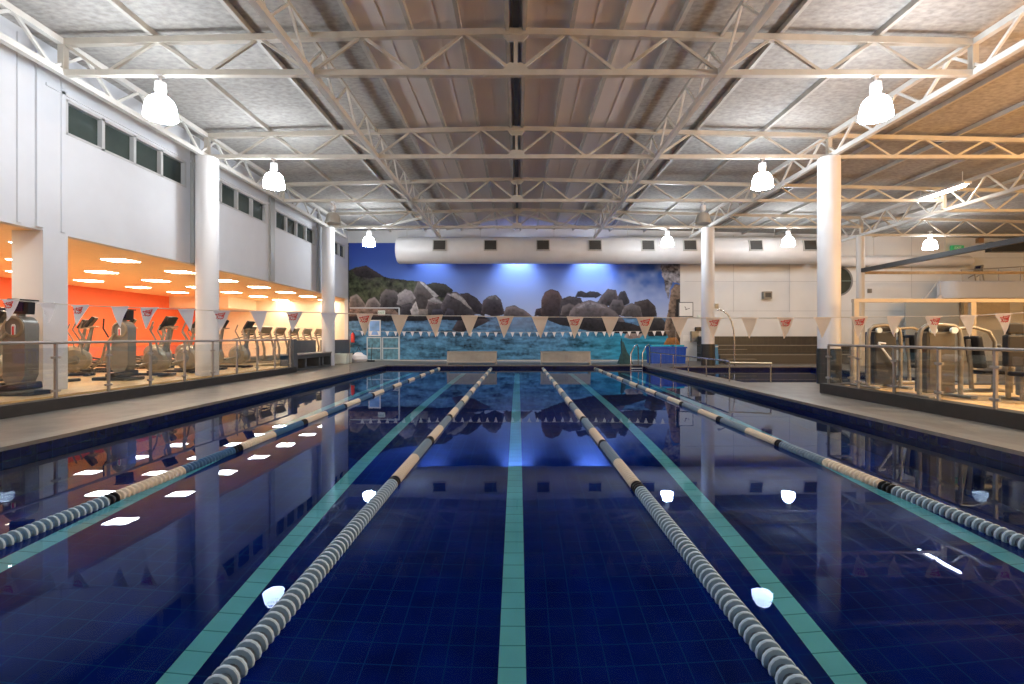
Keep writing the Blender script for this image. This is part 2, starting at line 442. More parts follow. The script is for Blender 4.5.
def long_truss(x, label, zb, y0, y1, w=.055, start=0):
    t = thing('lengthwise_truss', label, 'truss', (x, 0, zb), 0, 'lengthwise trusses under the roof')
    off = (0, 0, zb); zt = roofz(x) - .2
    m = MB(off); sq(m, (0, y0, zt), (0, y1, zt), .12 if w > .05 else .065); m.build('top_chord', M_steelw if w > .05 else M_purlin, t)
    m = MB(off); sq(m, (0, y0, zb), (0, y1, zb), .12); m.build('bottom_chord', M_steelw, t)
    n = round((y1 - y0) / 1.5); p = (y1 - y0) / n
    for i in range(n):
        a = y0 + p * i
        for A, B in (((a, zb), (a + p / 2, zt)), ((a + p / 2, zt), (a + p, zb))):
            m = MB(off); sq(m, (0, A[0], A[1]), (0, B[0], B[1]), w); m.build('diagonal', M_steelw, t)
long_truss(-9.05, 'white lengthwise truss on the left columns under the windows', ZB, .65, 25.6)
long_truss(9.15, 'white lengthwise truss on the right columns', ZB, .65, 25.6)
long_truss(-4.08, 'slender lengthwise truss hung left of the ridge', ZB, .65, 25.6, .045)
long_truss(4.08, 'slender lengthwise truss hung right of the ridge', ZB, .65, 25.6, .045)
long_truss(16.5, 'lengthwise truss on the slim grey column over the right gym', 6.25, 10, 25.6)

NUM = ['first', 'second', 'third', 'fourth', 'fifth', 'sixth', 'seventh', 'eighth', 'ninth', 'tenth']
for sd, side in ((-1, 'left'), (1, 'right')):
    lst = [.17, 1.12, 2.1, 3.2, 5.3, 7.25] + ([11.0, 12.9, 14.8, 18.4, 20.4] if sd > 0 else [])
    for i, x in enumerate(lst):
        zz = roofz(x)
        if i == 0:
            m = MB(); m.bb(sd * x - .05, sd * x + .05, FY, BY, zz - .14, zz - .005)
            m.bb(sd * x - .03, sd * x + .03, FY, BY, zz - .2, zz - .14)
        else:
            m = MB(); m.bb(sd * x - .04, sd * x + .04, FY, BY, zz - .12, zz - .005)
        lab = f'steel purlin running down the roof, {NUM[i]} to the {side} of the ridge line' if i < 10 else f'steel purlin running down the roof farthest to the {side} of the ridge'
        tag(m.build('roof_purlin', M_purlin), lab, 'purlin', 'roof purlins')
tag(MB().bb(-.06, .06, FY, BY, roofz(0) - .09, roofz(0) - .012).build('ridge_gutter', mat('dark ridge strip', (.10, .10, .11), .5)), 'dark strip along the ridge between two purlins', 'ridge strip')
for (xa, za, xb, zb_, lab) in ((0.1, 7.42, 3.5, 6.7, 'long brace sloping right from the ridge at the far truss'), (-.1, 7.42, -3.5, 6.7, 'long brace sloping left from the ridge at the far truss'),
                               (4.6, 7.3, 7.4, 6.7, 'long brace near the far right column head'), (-4.6, 7.3, -7.0, 6.75, 'long brace near the far left column head')):
    m = MB(); sq(m, (xa, 24.0, za), (xb, 24.0, zb_), .1); tag(m.build('roof_brace', M_steelw), lab, 'brace', 'roof braces')

# ------------------------------------------------------------------ pendant lamps
def make_lamp(label, lit):
    t = thing('pendant_lamp', label, 'lamp', (0, 0, 0), 0, 'bell shaped pendant lamps')
    MB().tube([(0, 0, .42), (0, 0, .28)], .022, 8).box((0, 0, .425), (.14, .12, .03)).build('hanger', M_white, t)
    MB().lathe((0, 0, 0), [(.05, .31), (.10, .30), (.105, .14), (.09, .10), (.05, .08), (.05, .02)], n=20).build('ballast_housing', M_white, t, True)
    MB().lathe((0, 0, 0), [(.07, .03), (.15, .01), (.215, -.05), (.255, -.14), (.28, -.27), (.295, -.40), (.28, -.415), (.16, -.40), (.02, -.39)], n=20).build('lamp_shade', M_shade if lit else M_shadeoff, t, True)
    return t
LZ = 6.15
lit = make_lamp('glowing pendant lamp hung at the nearest truss over the left pool side', True); lit.location = (-7.1, 9.7, LZ)
for x, y, z, l in ((7.2, 9.7, LZ, 'glowing pendant lamp hung at the nearest truss over the right pool side'),
                (-7.1, 14.2, LZ, 'glowing pendant lamp just right of the nearest left column'), (7.2, 14.2, LZ, 'glowing pendant lamp just left of the nearest right column'),
                (-7.1, 23.25, LZ, 'small glowing pendant lamp before the left edge of the mural'), (7.2, 23.25, LZ, 'small glowing pendant lamp against the white duct, left of the column'),
                (13.0, 23.25, LZ, 'small glowing pendant lamp against the duct between the two tiled columns'), (19.8, 23.25, 6.0, 'glowing pendant lamp over the long dark beam on the right'),
                (-7.1, 5.2, LZ, 'assumed glowing pendant lamp out of view on the left'), (7.2, 5.2, LZ, 'assumed glowing pendant lamp out of view on the right'),  # rows assumed to continue out of view, unseen lamps added for light
                (-7.1, 0, LZ, 'assumed glowing pendant lamp behind the camera on the left'), (7.2, 0, LZ, 'assumed glowing pendant lamp behind the camera on the right')):
    dup(lit, (x, y, z), 0, l)
off = make_lamp('unlit grey pendant lamp at the far left column head', False); off.location = (-7.1, 18.75, LZ)
dup(off, (7.2, 18.75, LZ), 0, 'unlit grey pendant lamp at the far right column head')
t = thing('strip_light', 'fluorescent strip light behind the third truss over the right gym', 'light', (15.9, 18.2, 6.72))
MB().bb(-.14, .14, -1.1, 1.1, .06, .14).build('tray', M_white, t); MB().tube([(0, -1.02, .02), (0, 1.02, .02)], .05, 8).build('tube', M_tube, t)
MB().tube([(0, -.9, .14), (0, -.9, .55)], .012, 6).tube([(0, .9, .14), (0, .9, .55)], .012, 6).build('hanger', M_white, t)

# gym ceiling panels
pan = None; rows = ['nearest the pool', 'in the middle row', 'in the row by the red wall']
for j, x in enumerate((-11.25, -13.9, -16.5)):
    for k in range(9):
        y = 8.9 + 2.45 * k
        if j == 2 and y > 25.5: continue
        l = f'gym ceiling light {rows[j]}, {NUM[k]} from the near end'
        if pan is None:
            pan = thing('ceiling_light', l, 'light', (x, y, 3.55), 0, 'lit panels in the gym ceiling')
            MB().bb(-.37, .37, -.31, .31, -.015, -.001).build('frame', M_white, pan)
            MB().bb(-.34, .34, -.28, .28, -.022, -.016).build('diffuser', M_panel, pan)
        else: dup(pan, (x, y, 3.55), 0, l)

# ------------------------------------------------------------------ mural (flat print on the back wall)
def mural():
    W, H = 620, 226
    px0, px1, py0, py1 = 349., 680., 243., 359.5
    gx = np.linspace(px0, px1, W); gy = np.linspace(py0, py1, H)
    X, Y = np.meshgrid(gx, gy)
    rs = np.random.RandomState(3)
    def noise(cell, seed, sx=1., sy=1.):
        r = np.random.RandomState(seed); out = np.zeros_like(X); amp = 1.; tot = 0
        for o in range(4):
            c = cell / 2 ** o; n = 512
            g = r.rand(n, n)
            u = (X - 300) / (c * sx); v = (Y - 200) / (c * sy)
            i = np.floor(u).astype(int); j = np.floor(v).astype(int); fu = u - i; fv = v - j
            fu = fu * fu * (3 - 2 * fu); fv = fv * fv * (3 - 2 * fv)
            a = g[j % n, i % n]; b_ = g[j % n, (i + 1) % n]; c_ = g[(j + 1) % n, i % n]; d = g[(j + 1) % n, (i + 1) % n]
            out += amp * ((a * (1 - fu) + b_ * fu) * (1 - fv) + (c_ * (1 - fu) + d * fu) * fv); tot += amp; amp *= .55
        return out / tot
    n1 = noise(14, 1); n2 = noise(5, 2); n3 = noise(30, 5); n4 = noise(5, 8, 2.2, .55); n5 = noise(2.4, 11)
    def lerp(a, b, t): t = np.clip(t, 0, 1)[..., None]; return np.array(a) * (1 - t) + np.array(b) * t
    # sky
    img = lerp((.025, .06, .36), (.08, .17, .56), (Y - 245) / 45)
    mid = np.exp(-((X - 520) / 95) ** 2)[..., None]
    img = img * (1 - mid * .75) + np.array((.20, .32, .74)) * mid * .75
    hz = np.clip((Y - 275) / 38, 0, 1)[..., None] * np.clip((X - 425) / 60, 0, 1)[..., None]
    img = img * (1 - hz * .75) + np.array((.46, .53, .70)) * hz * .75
    rt = np.clip((X - 608) / 30, 0, 1)[..., None] * np.clip((298 - Y) / 16, 0, 1)[..., None]
    img = img * (1 - rt * .9) + np.array((.02, .085, .33)) * rt * .9
    cl = np.clip((n3 - .55) * 5, 0, 1)[..., None] * np.clip((X - 600) / 40, 0, 1)[..., None] * .4
    img = img * (1 - cl) + np.array((.6, .66, .78)) * cl
    # sea
    sea = lerp((.09, .18, .31), (.07, .20, .33), (Y - 318) / 30)
    ripple = (n4 - .5)
    sea = np.clip(sea * (1 + 2.4 * ripple[..., None] + 1.2 * (n5[..., None] - .5)), .005, 1)
    turq = np.clip((X - 560) / 60, 0, 1)[..., None] * np.clip((Y - 326) / 10, 0, 1)[..., None]
    sea = sea * (1 - .7 * turq) + np.array((.012, .27, .40)) * .7 * turq * (1 + 1.6 * ripple[..., None])
    pale = np.exp(-((X - 520) / 28) ** 2 - ((Y - 322) / 9) ** 2)[..., None]
    sea = sea * (1 - .5 * pale) + np.array((.28, .36, .52)) * .5 * pale
    s = (Y > 317.5)[..., None]; img = np.where(s, sea, img)
    def inside(poly, jit=1.2):
        xx = X + (n2 - .5) * jit * 2; yy = Y + (n1 - .5) * jit * 2
        c = np.zeros(X.shape, bool); n = len(poly)
        for i in range(n):
            x1, y1 = poly[i]; x2, y2 = poly[(i + 1) % n]
            if y1 == y2: continue
            c ^= ((y1 > yy) != (y2 > yy)) & (xx < (x2 - x1) * (yy - y1) / (y2 - y1) + x1)
        return c
    def rock(poly, top, low, jit=.8, tex=.8, lean=.35):
        nonlocal img
        msk = inside(poly, jit); ys_ = [p[1] for p in poly]; xs_ = [p[0] for p in poly]
        if not msk.any(): return
        H_ = max(2., max(ys_) - min(ys_)); W_ = max(2., max(xs_) - min(xs_))
        topy = np.where(msk, Y, 1e9).min(axis=0)[None, :]
        d = (Y - topy) / H_ + lean * .5 * (X - min(xs_)) / W_ + .5 * (n2 - .5) + .35 * (n5 - .5)
        lit = np.exp(-np.clip(d, 0, 9) / .24) * np.clip((Y - topy) / .9, .35, 1)
        shd = np.clip(1.15 - .7 * np.clip(d, 0, 1), .25, 1)
        col = (np.array(low) * .5 + np.array(top) * .24 * shd[..., None]) * (1 - lit[..., None]) + np.array(top) * 1.4 * lit[..., None]
        col = np.clip(col, .003, 1) * np.clip(1 + tex * 1.5 * (n2[..., None] - .5) + tex * 2. * (n5[..., None] - .5), .15, 2)
        img = np.where(msk[..., None], np.clip(col, 0, 1), img)
    G = (.17, .15, .145); D = (.022, .020, .028); L = (.42, .39, .38); Bn = (.20, .14, .11)
    # vegetated hill
    hill = [(345, 271), (356, 268), (366, 265), (374, 271), (384, 277), (398, 279), (412, 281), (421, 281), (429, 287), (434, 293), (448, 296), (460, 312), (460, 319), (345, 319)]
    msk = inside(hill, 1.8)
    hc = lerp((.055, .05, .05), (.085, .10, .055), (n1 - .35) * 3) * np.clip(.1 + 1.1 * n2[..., None] + 1.6 * (n5[..., None] - .4), .1, 3)
    img = np.where(msk[..., None], hc, img)
    rock([(352, 270), (366, 265), (376, 271), (384, 277), (370, 278), (356, 276)], (.06, .045, .05), D)
    rock([(424, 285), (434, 282), (446, 284), (453, 291), (447, 298), (430, 297)], (.06, .06, .045), D)
    rock([(410, 303), (418, 281), (424, 282), (438, 296), (432, 306), (415, 309)], (.17, .15, .14), (.05, .04, .045))
    rock([(419, 281), (423, 282), (439, 296), (435, 298)], (.45, .42, .40), (.3, .28, .27), .3)
    rock([(379, 308), (381, 294), (386, 289), (395, 290), (401, 296), (402, 308)], (.22, .20, .20), D)
    rock([(397, 304), (398, 294), (405, 289), (412, 291), (416, 298), (411, 303), (414, 312), (408, 309)], L, (.13, .12, .13))
    rock([(400, 316), (402, 305), (410, 303), (417, 306), (419, 318)], (.10, .09, .10), D)
    rock([(410, 310), (416, 301), (421, 318), (413, 319)], (.55, .52, .50), (.4, .38, .36), .5)
    rock([(425, 315), (428, 299), (437, 297), (443, 303), (441, 313)], (.20, .18, .18), D)
    rock([(427, 300), (434, 297), (443, 303), (436, 304)], (.42, .40, .40), (.25, .24, .24), .4)
    rock([(418, 316), (419, 309), (428, 309), (428, 316)], (.38, .34, .30), (.16, .14, .13), .5)
    rock([(349, 308), (350, 297), (357, 294), (364, 302), (368, 309)], (.40, .34, .30), (.15, .12, .12))
    rock([(364, 308), (368, 300), (375, 297), (381, 304), (379, 309)], (.42, .38, .36), (.12, .10, .10))
    rock([(349, 318), (350, 309), (372, 307), (395, 309), (402, 318)], (.34, .25, .20), (.12, .08, .07), 1., 1.2)
    rock([(440, 316), (442, 302), (447, 293), (456, 292), (468, 300), (479, 314), (460, 318)], (.13, .115, .125), D)
    rock([(446, 294), (455, 293), (470, 302), (477, 311), (470, 309), (460, 301)], (.40, .38, .37), (.26, .24, .24), .5)
    rock([(430, 317), (433, 309), (441, 309), (446, 317)], (.09, .085, .12), D)
    rock([(443, 317), (447, 308), (453, 309), (456, 318)], (.09, .085, .12), D)
    rock([(460, 294), (468, 293), (478, 299), (486, 310), (484, 317), (474, 312)], (.07, .06, .07), D)
    rock([(481, 313), (483, 301), (488, 297), (496, 295), (501, 300), (505, 314), (495, 317)], (.11, .09, .10), D)
    rock([(486, 298), (495, 295), (499, 300), (492, 300)], (.22, .20, .21), (.10, .1, .1), .4)
    rock([(503, 317), (506, 307), (514, 305), (524, 310), (533, 317)], (.24, .20, .20), (.07, .06, .07))
    rock([(452, 330), (458, 319), (470, 314), (482, 317), (490, 321), (475, 328), (462, 332)], (.10, .08, .09), D)
    rock([(345, 321), (345, 316), (480, 316), (490, 319), (420, 321)], (.03, .026, .03), (.02, .02, .03), 1.)
    # right boulder group
    rock([(534, 316), (536, 309), (541, 308), (546, 316)], (.08, .06, .07), D)
    rock([(541, 318), (541, 300), (545, 292), (551, 289), (558, 291), (562, 298), (562, 319)], (.13, .085, .08), D, .6)
    rock([(559, 319), (561, 299), (569, 296), (581, 298), (584, 308), (575, 319)], (.065, .055, .06), D)
    rock([(575, 297), (578, 291), (582, 291), (586, 293), (590, 291), (598, 292), (602, 295), (596, 298)], (.05, .045, .055), D, .5)
    rock([(595, 305), (602, 295), (608, 289), (616, 290), (618, 298), (613, 306)], (.13, .11, .115), D, .5)
    rock([(616, 300), (620, 292), (625, 291), (630, 303), (624, 306)], (.07, .065, .08), D, .5)
    rock([(560, 318), (562, 306), (570, 303), (576, 306), (572, 318)], (.17, .14, .135), D, .5)
    rock([(608, 308), (613, 299), (622, 300), (626, 312), (618, 316)], (.14, .12, .125), D, .5)
    rock([(634, 302), (648, 299), (655, 306), (657, 316), (641, 318)], (.08, .065, .065), D, .5)
    rock([(620, 316), (624, 306), (632, 303), (640, 306), (643, 318)], (.19, .17, .175), D, .5)
    rock([(567, 322), (570, 310), (578, 303), (590, 300), (604, 304), (615, 311), (624, 320), (630, 331), (612, 333), (590, 331), (572, 328)], (.17, .14, .14), D, .6)
    rock([(575, 308), (586, 302), (598, 303), (606, 308), (594, 308)], (.28, .25, .26), (.15, .13, .14), .6)
    rock([(644, 322), (652, 316), (662, 318), (667, 325), (666, 336), (648, 336)], (.08, .075, .08), D, .6)
    rock([(624, 337), (630, 329), (638, 328), (643, 334), (640, 338), (630, 339)], (.45, .38, .34), (.28, .22, .20), .6)
    rock([(544, 318), (545, 314), (625, 322), (650, 330), (640, 334), (600, 332), (560, 325)], (.03, .026, .03), (.02, .02, .025), 1.)
    rock([(664, 330), (668, 310), (671, 290), (675, 284), (681, 285), (681, 345), (672, 345)], (.28, .20, .15), (.09, .07, .06), .6, 1.2)
    rock([(675, 318), (676, 300), (681, 298), (681, 320)], (.03, .03, .03), D, .6)
    rock([(659, 262), (664, 243), (681, 243), (681, 284), (672, 282), (668, 300), (663, 280)], (.24, .24, .30), (.34, .33, .36), 1.8, 1.2)
    rock([(663, 346), (667, 338), (676, 337), (681, 345), (676, 347)], (.45, .20, .06), (.25, .12, .05), .5)
    img = np.clip(img, 0.002, 1)
    yb = BY - .02
    me = bpy.data.meshes.new('mural')
    wx = CAMX + (X - CX) * BY / F; wz = EYE + (CY - Y) * BY / F
    wx = np.maximum(wx, LX + .01); wz = np.maximum(wz, .06)
    co = np.stack([wx, np.full_like(wx, yb), wz], -1).reshape(-1, 3)
    idx = np.arange(W * H).reshape(H, W)
    q = np.stack([idx[:-1, :-1], idx[1:, :-1], idx[1:, 1:], idx[:-1, 1:]], -1).reshape(-1, 4)
    me.vertices.add(W * H); me.vertices.foreach_set('co', co.ravel())
    me.loops.add(q.size); me.loops.foreach_set('vertex_index', q.ravel())
    me.polygons.add(len(q)); me.polygons.foreach_set('loop_start', np.arange(0, q.size, 4)); me.polygons.foreach_set('loop_total', np.full(len(q), 4))
    me.update(calc_edges=True)
    at = me.color_attributes.new('print', 'FLOAT_COLOR', 'POINT')
    at.data.foreach_set('color', np.concatenate([img, np.ones(img.shape[:2] + (1,))], -1).astype(np.float32).ravel())
    m = bpy.data.materials.new('mural print'); m.use_nodes = True; nt = m.node_tree
    a = nt.nodes.new('ShaderNodeVertexColor'); a.layer_name = 'print'
    bs = nt.nodes['Principled BSDF']; bs.inputs['Roughness'].default_value = .6; bs.inputs['Specular IOR Level'].default_value = .2
    nt.links.new(a.outputs['Color'], bs.inputs['Base Color'])
    me.materials.append(m)
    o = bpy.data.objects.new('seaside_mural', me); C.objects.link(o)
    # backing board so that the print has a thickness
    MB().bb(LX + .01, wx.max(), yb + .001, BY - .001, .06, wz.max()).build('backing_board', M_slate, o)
    tag(o, 'wall sized seaside mural of boulders, blue sky and sea', 'mural')
mural()

# ------------------------------------------------------------------ ventilation duct
DY, DZ, DR = 26.4, 6.07, .72
t = thing('ventilation_duct', 'fat white round air duct across the top of the mural', 'duct', (0, DY, DZ))
x0 = P(398, 0, DY).x; x1 = 17.2
m = MB(); m.lathe((0, 0, 0), [(.02, x0), (DR - .06, x0), (DR, x0 + .08)] + [(DR, x) for x in (0, 9)] + [(DR, x1 - .05), (.02, x1)], 'X', 40, False); m.build('duct_skin', M_duct, t, True)
m = MB()
for x in (-4, -1.2, 1.6, 4.4, 7.2, 10, 12.8): m.lathe((0, 0, 0), [(DR + .004, x - .03), (DR + .008, x), (DR + .004, x + .03)], 'X', 40, False)
m.build('seam_band', M_duct, t, True)
for px in (439.5, 490.5, 543, 595, 648, 690, 756, 810):
    x = P(px, 0, DY - .72).x; a = R(12)
    v = MB(); c = Vector((x, -math.cos(a) * (DR + .0), math.sin(a) * DR))
    v.box(c, (.72, .10, .60), (-a, 0, 0)); vo = v.build('vent_frame', mat('vent frame', (.5, .48, .44), .5), t)
    g = MB(); g.box(c + Vector((0, -.052, .01)), (.62, .02, .5), (-a, 0, 0))
    for k in range(6): g.box(c + Vector((0, -.066, -.19 + .08 * k)), (.62, .012, .02), (-a + .5, 0, 0))
    g.build('grille', M_vent, vo)
for x in (-6, -2, 2, 6, 10, 14):
    MB().tube([(x, 0, DR), (x, 0, roofz(x) - .02 - DZ)], .015, 6).build('hanger_rod', M_steelw, t)
t = thing('ventilation_duct', 'slim pale air duct beyond the slim grey column', 'duct', (0, 27.2, 5.62))
MB().lathe((0, 0, 0), [(.02, 17.3), (.3, 17.35), (.3, 25.3), (.22, 25.45), (.02, 25.5)], 'X', 28, False).build('duct_skin', M_duct, t, True)
MB().tube([(20, 0, .28), (20, 0, 1.55)], .015, 6).tube([(24, 0, .28), (24, 0, 1.48)], .015, 6).build('hanger_rod', M_steelw, t)

# ------------------------------------------------------------------ lane ropes
PROF = [(.012, -.030), (.034, -.029), (.036, -.010), (.060, -.0085), (.064, -.004), (.064, .005), (.060, .009), (.036, .011), (.034, .029), (.012, .030)]
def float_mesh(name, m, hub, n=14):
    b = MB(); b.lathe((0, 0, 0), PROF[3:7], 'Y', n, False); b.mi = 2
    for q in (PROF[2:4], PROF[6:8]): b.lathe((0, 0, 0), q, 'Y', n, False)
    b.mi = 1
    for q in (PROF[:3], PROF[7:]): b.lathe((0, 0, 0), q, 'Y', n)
    return b.mesh(name, [m, hub, M_faceshade if m is M_fw else m], True)
FM = [M_fw, M_fb, M_fbeige, M_fk, M_fg, M_fw]
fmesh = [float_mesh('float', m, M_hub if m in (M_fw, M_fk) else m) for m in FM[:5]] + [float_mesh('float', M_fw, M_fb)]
def lane_rope(x, y_start, y0, near_cols, colw, colb, label):
    t = thing('lane_rope', label, 'lane rope', (x, 0, ZW), 0, 'lane ropes floating on the pool')
    zc = .018
    MB().tube([(0, PY0 + .01, zc), (0, PY1 - .01, zc)], .011, 8).build('cable', M_dark, t)
    sp = .06; n = int((PY1 - PY0 - .5) / sp); rest = MB(); cnt = 0
    for i in range(n):
        y = PY0 + .25 + sp * i
        ph = (y - y0) % 2.02
        if y < y0 - .06: ci = near_cols[i % len(near_cols)]
        elif ph > 1.95 or ph < .09: ci = 3
        else: ci = colw if ph < 1.0 else colb
        if y >= y_start and cnt < 100:
            o = bpy.data.objects.new('float', fmesh[ci]); C.objects.link(o); o.parent = t; o.location = (0, y, zc); cnt += 1
        else:
            rest.mi = ci; rest.lathe((0, y, zc), PROF, 'Y', 10)
    o = rest.build('float_string', FM, t, True); o['kind'] = 'stuff'
    for y in (PY0 + .06, PY1 - .06):
        MB().lathe((0, y, zc), [(.02, -.05), (.03, 0), (.02, .05)], 'Y', 10).build('wall_anchor', M_chrome, t, True)
lane_rope(-1.25, 1.95, 5.05, [0, 0], 2, 4, 'inner lane rope left of the middle line, pale discs turning to warm tinted white and blue')
lane_rope(1.25, 1.95, 4.82, [0, 0], 2, 4, 'inner lane rope right of the middle line, pale discs turning to warm tinted white and blue')
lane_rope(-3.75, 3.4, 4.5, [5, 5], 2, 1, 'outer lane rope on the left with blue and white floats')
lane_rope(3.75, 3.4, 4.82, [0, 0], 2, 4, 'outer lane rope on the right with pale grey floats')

# ------------------------------------------------------------------ backstroke pennants
FYY = 6.8
tops = [(-27, 298), (11, 300), (46, 303), (80, 305.5), (120, 307), (150, 308), (187, 309.5), (222, 311), (258, 311.3), (294, 312), (329, 313), (365, 314.2), (400, 315.4), (434.5, 315.7), (469.5, 316),
        (505, 316.7), (540, 317), (575, 317.2), (610, 317.4), (645, 317.6), (680, 317.8), (714, 318), (750, 318), (785.5, 318), (822, 317.8), (859, 317), (895, 316.7), (934, 316.5), (969, 315.6), (1003.5, 314), (1041, 312)]
t = thing('pennant_line', 'near line of cream pennants strung across the pool', 'flag line', (0, FYY, 0))
off_ = Vector((0, FYY, 0))
MB(off_).tube([P(a, b_, FYY) for a, b_ in tops], .006, 6).build('cord', M_cord, t)
for px, side in ((-27, 0), (1041, 1)):
    q = P(px, 298 if side == 0 else 312, FYY)
    z0 = 0 if side == 0 else 0
    m = MB(off_); m.tube([(q.x, FYY, z0), (q.x, FYY, q.z + .06)], .025, 12).lathe((q.x, FYY, z0), [(.09, 0), (.09, .012), (.03, .03)], n=16); m.build('pole', M_chrome, t, True)
def logo_mb(off):
    """small red script mark: a slanted scrawl over a short word"""
    m = MB(off)
    for pts in ([(-.055, -.045), (-.035, -.085), (-.018, -.035), (-.012, -.075)], [(-.012, -.075), (.004, -.05), (.006, -.08), (.022, -.045), (.018, -.08)], [(.018, -.08), (.038, -.045), (.03, -.08), (.05, -.035)],
                [(-.05, -.10), (-.03, -.085), (-.026, -.105)], [(-.026, -.105), (-.005, -.09), (.0, -.108), (.02, -.09)], [(.02, -.105), (.04, -.075)], [(-.06, -.055), (.055, -.03)]):
        m.tube([(p[0], -.004, p[1]) for p in pts], .0046, 5)
    return m
lm = logo_mb((0, 0, 0)).mesh('logo', M_logo)
tips = {0: -5, 1: 4, 2: -3, 3: 0, 4: -5, 5: 2, 6: -2, 7: 2, 8: -1.5, 9: 1.5}
for i, (px, py) in enumerate(tops[1:-1]):
    q = P(px, py, FYY); sk = tips.get(i, random.uniform(-1, 1)) * FYY / F
    w = .118 + random.uniform(-.004, .004); h = .285 + random.uniform(-.01, .015); n = 6
    m = MB(); rows_ = []
    for k in range(n + 1):
        f = k / n; ww = w * (1 - f) + .004 * f; cx_ = sk * f; yy = .02 * math.sin(f * 3 + i)
        rows_.append([m.bm.verts.new((cx_ - ww, yy, -h * f)), m.bm.verts.new((cx_, yy - .012 * math.cos(i), -h * f)), m.bm.verts.new((cx_ + ww, yy + .004, -h * f))])
    for a, b_ in zip(rows_, rows_[1:]):
        for c in (0, 1): m.bm.faces.new((a[c], a[c + 1], b_[c + 1], b_[c]))
    r_ = bmesh.ops.solidify(m.bm, geom=m.bm.faces[:], thickness=.002)
    m.box((0, 0, 0), (2 * w, .012, .018))
    o = m.build('pennant', M_pennant if i > 9 else M_pennantw, t, True); o.location = q - off_; o.rotation_euler = (0, random.uniform(-.04, .04), 0)
    if i % 2 == 0:
        l = bpy.data.objects.new('logo', lm); C.objects.link(l); l.parent = o; l.location = (sk * .2, -.018, .012); l.scale = (1.2, 1, 1.2)
F2 = 18.6
t = thing('pennant_line', 'far line of tiny white pennants before the mural', 'flag line', (0, F2, 0))
off2 = Vector((0, F2, 0)); xa, xb = -6.15, 5.85
MB(off2).tube([(xa + (xb - xa) * k / 12, F2, 1.60 - .05 * math.sin(PI * k / 12)) for k in range(13)], .006, 6).build('cord', M_cord, t)
for k in range(37):
    f = (k + .7) / 37.5; x = xa + (xb - xa) * f; z = 1.60 - .05 * math.sin(PI * f)
    m = MB(); m.prism([(-.075, 0), (.075, 0), (0.005, -.19)], 'Y', -.001, .001); o = m.build('pennant', M_pennantw, t); o.location = (x, 0, z)
for x in (xa, xb):
    zb = 0
    MB(off2).tube([(x - (.25 if x < 0 else -.25), F2, 0), (x - (.25 if x < 0 else -.25), F2, 1.66)], .011, 10).tube([(x - (.25 if x < 0 else -.25), F2, 1.62), (x, F2, 1.60)], .005, 6).build('pole', M_chrome, t, True)

# ------------------------------------------------------------------ glass balustrades
def clamp(off, x, y, z, along, o, side):
    m = MB(off)
    if along == 'Y': m.box((x, y, z), (.05, .16, .045), bev=.008)
    else: m.box((x, y, z), (.16, .05, .045), bev=.008)
    m.build('glass_clamp', M_rail, o)
def balustrade(label, runs, zf, zr):
    x0_, y0_ = runs[0][0]
    t = thing('glass_balustrade', label, 'balustrade', (x0_, y0_, zf)); off = (x0_, y0_, zf)
    pts = [(runs[0][0][0], runs[0][0][1], zr)] + [(r_[1][0], r_[1][1], zr) for r_ in runs]
    MB(off).tube(pts, .028, 12).build('handrail', M_rail, t, True)
    for (ax, ay), (bx, by), n in runs:
        along = 'Y' if abs(by - ay) > abs(bx - ax) else 'X'
        for k in range(n + 1):
            if k == 0 and (ax, ay) != runs[0][0]: first = False
            else: first = True
            f = k / n; x = ax + (bx - ax) * f; y = ay + (by - ay) * f
            if first:
                o = MB(off).bb(x - .022, x + .022, y - .022, y + .022, zf, zr - .02).build('post', M_rail, t)
                for z in (zf + .14, zr - .28): clamp(off, x, y, z, along, o, 0)
            if k < n:
                g = .05; x2 = ax + (bx - ax) * (k + 1) / n; y2 = ay + (by - ay) * (k + 1) / n
                if along == 'Y': MB(off).bb(x - .006, x + .006, min(y, y2) + g, max(y, y2) - g, zf + .05, zr - .1).build('glass_panel', M_glass, t)
                else: MB(off).bb(min(x, x2) + g, max(x, x2) - g, y - .006, y + .006, zf + .05, zr - .1).build('glass_panel', M_glass, t)
balustrade('long glass balustrade with steel posts in front of the left gym', [((-8.64, 4.42), (-8.64, 18.5), 12)], .215, 1.26)
balustrade('glass balustrade with steel posts around the right gym corner', [((7.55, 4.55), (7.55, 11.72), 7), ((7.55, 11.72), (8.1, 11.72), 1)], GR, 1.17)
tag(MB().bb(-8.75, -8.53, 18.55, 18.85, .215, 1.27).build('end_pillar', M_slate), 'dark square pillar ending the left balustrade', 'pillar')

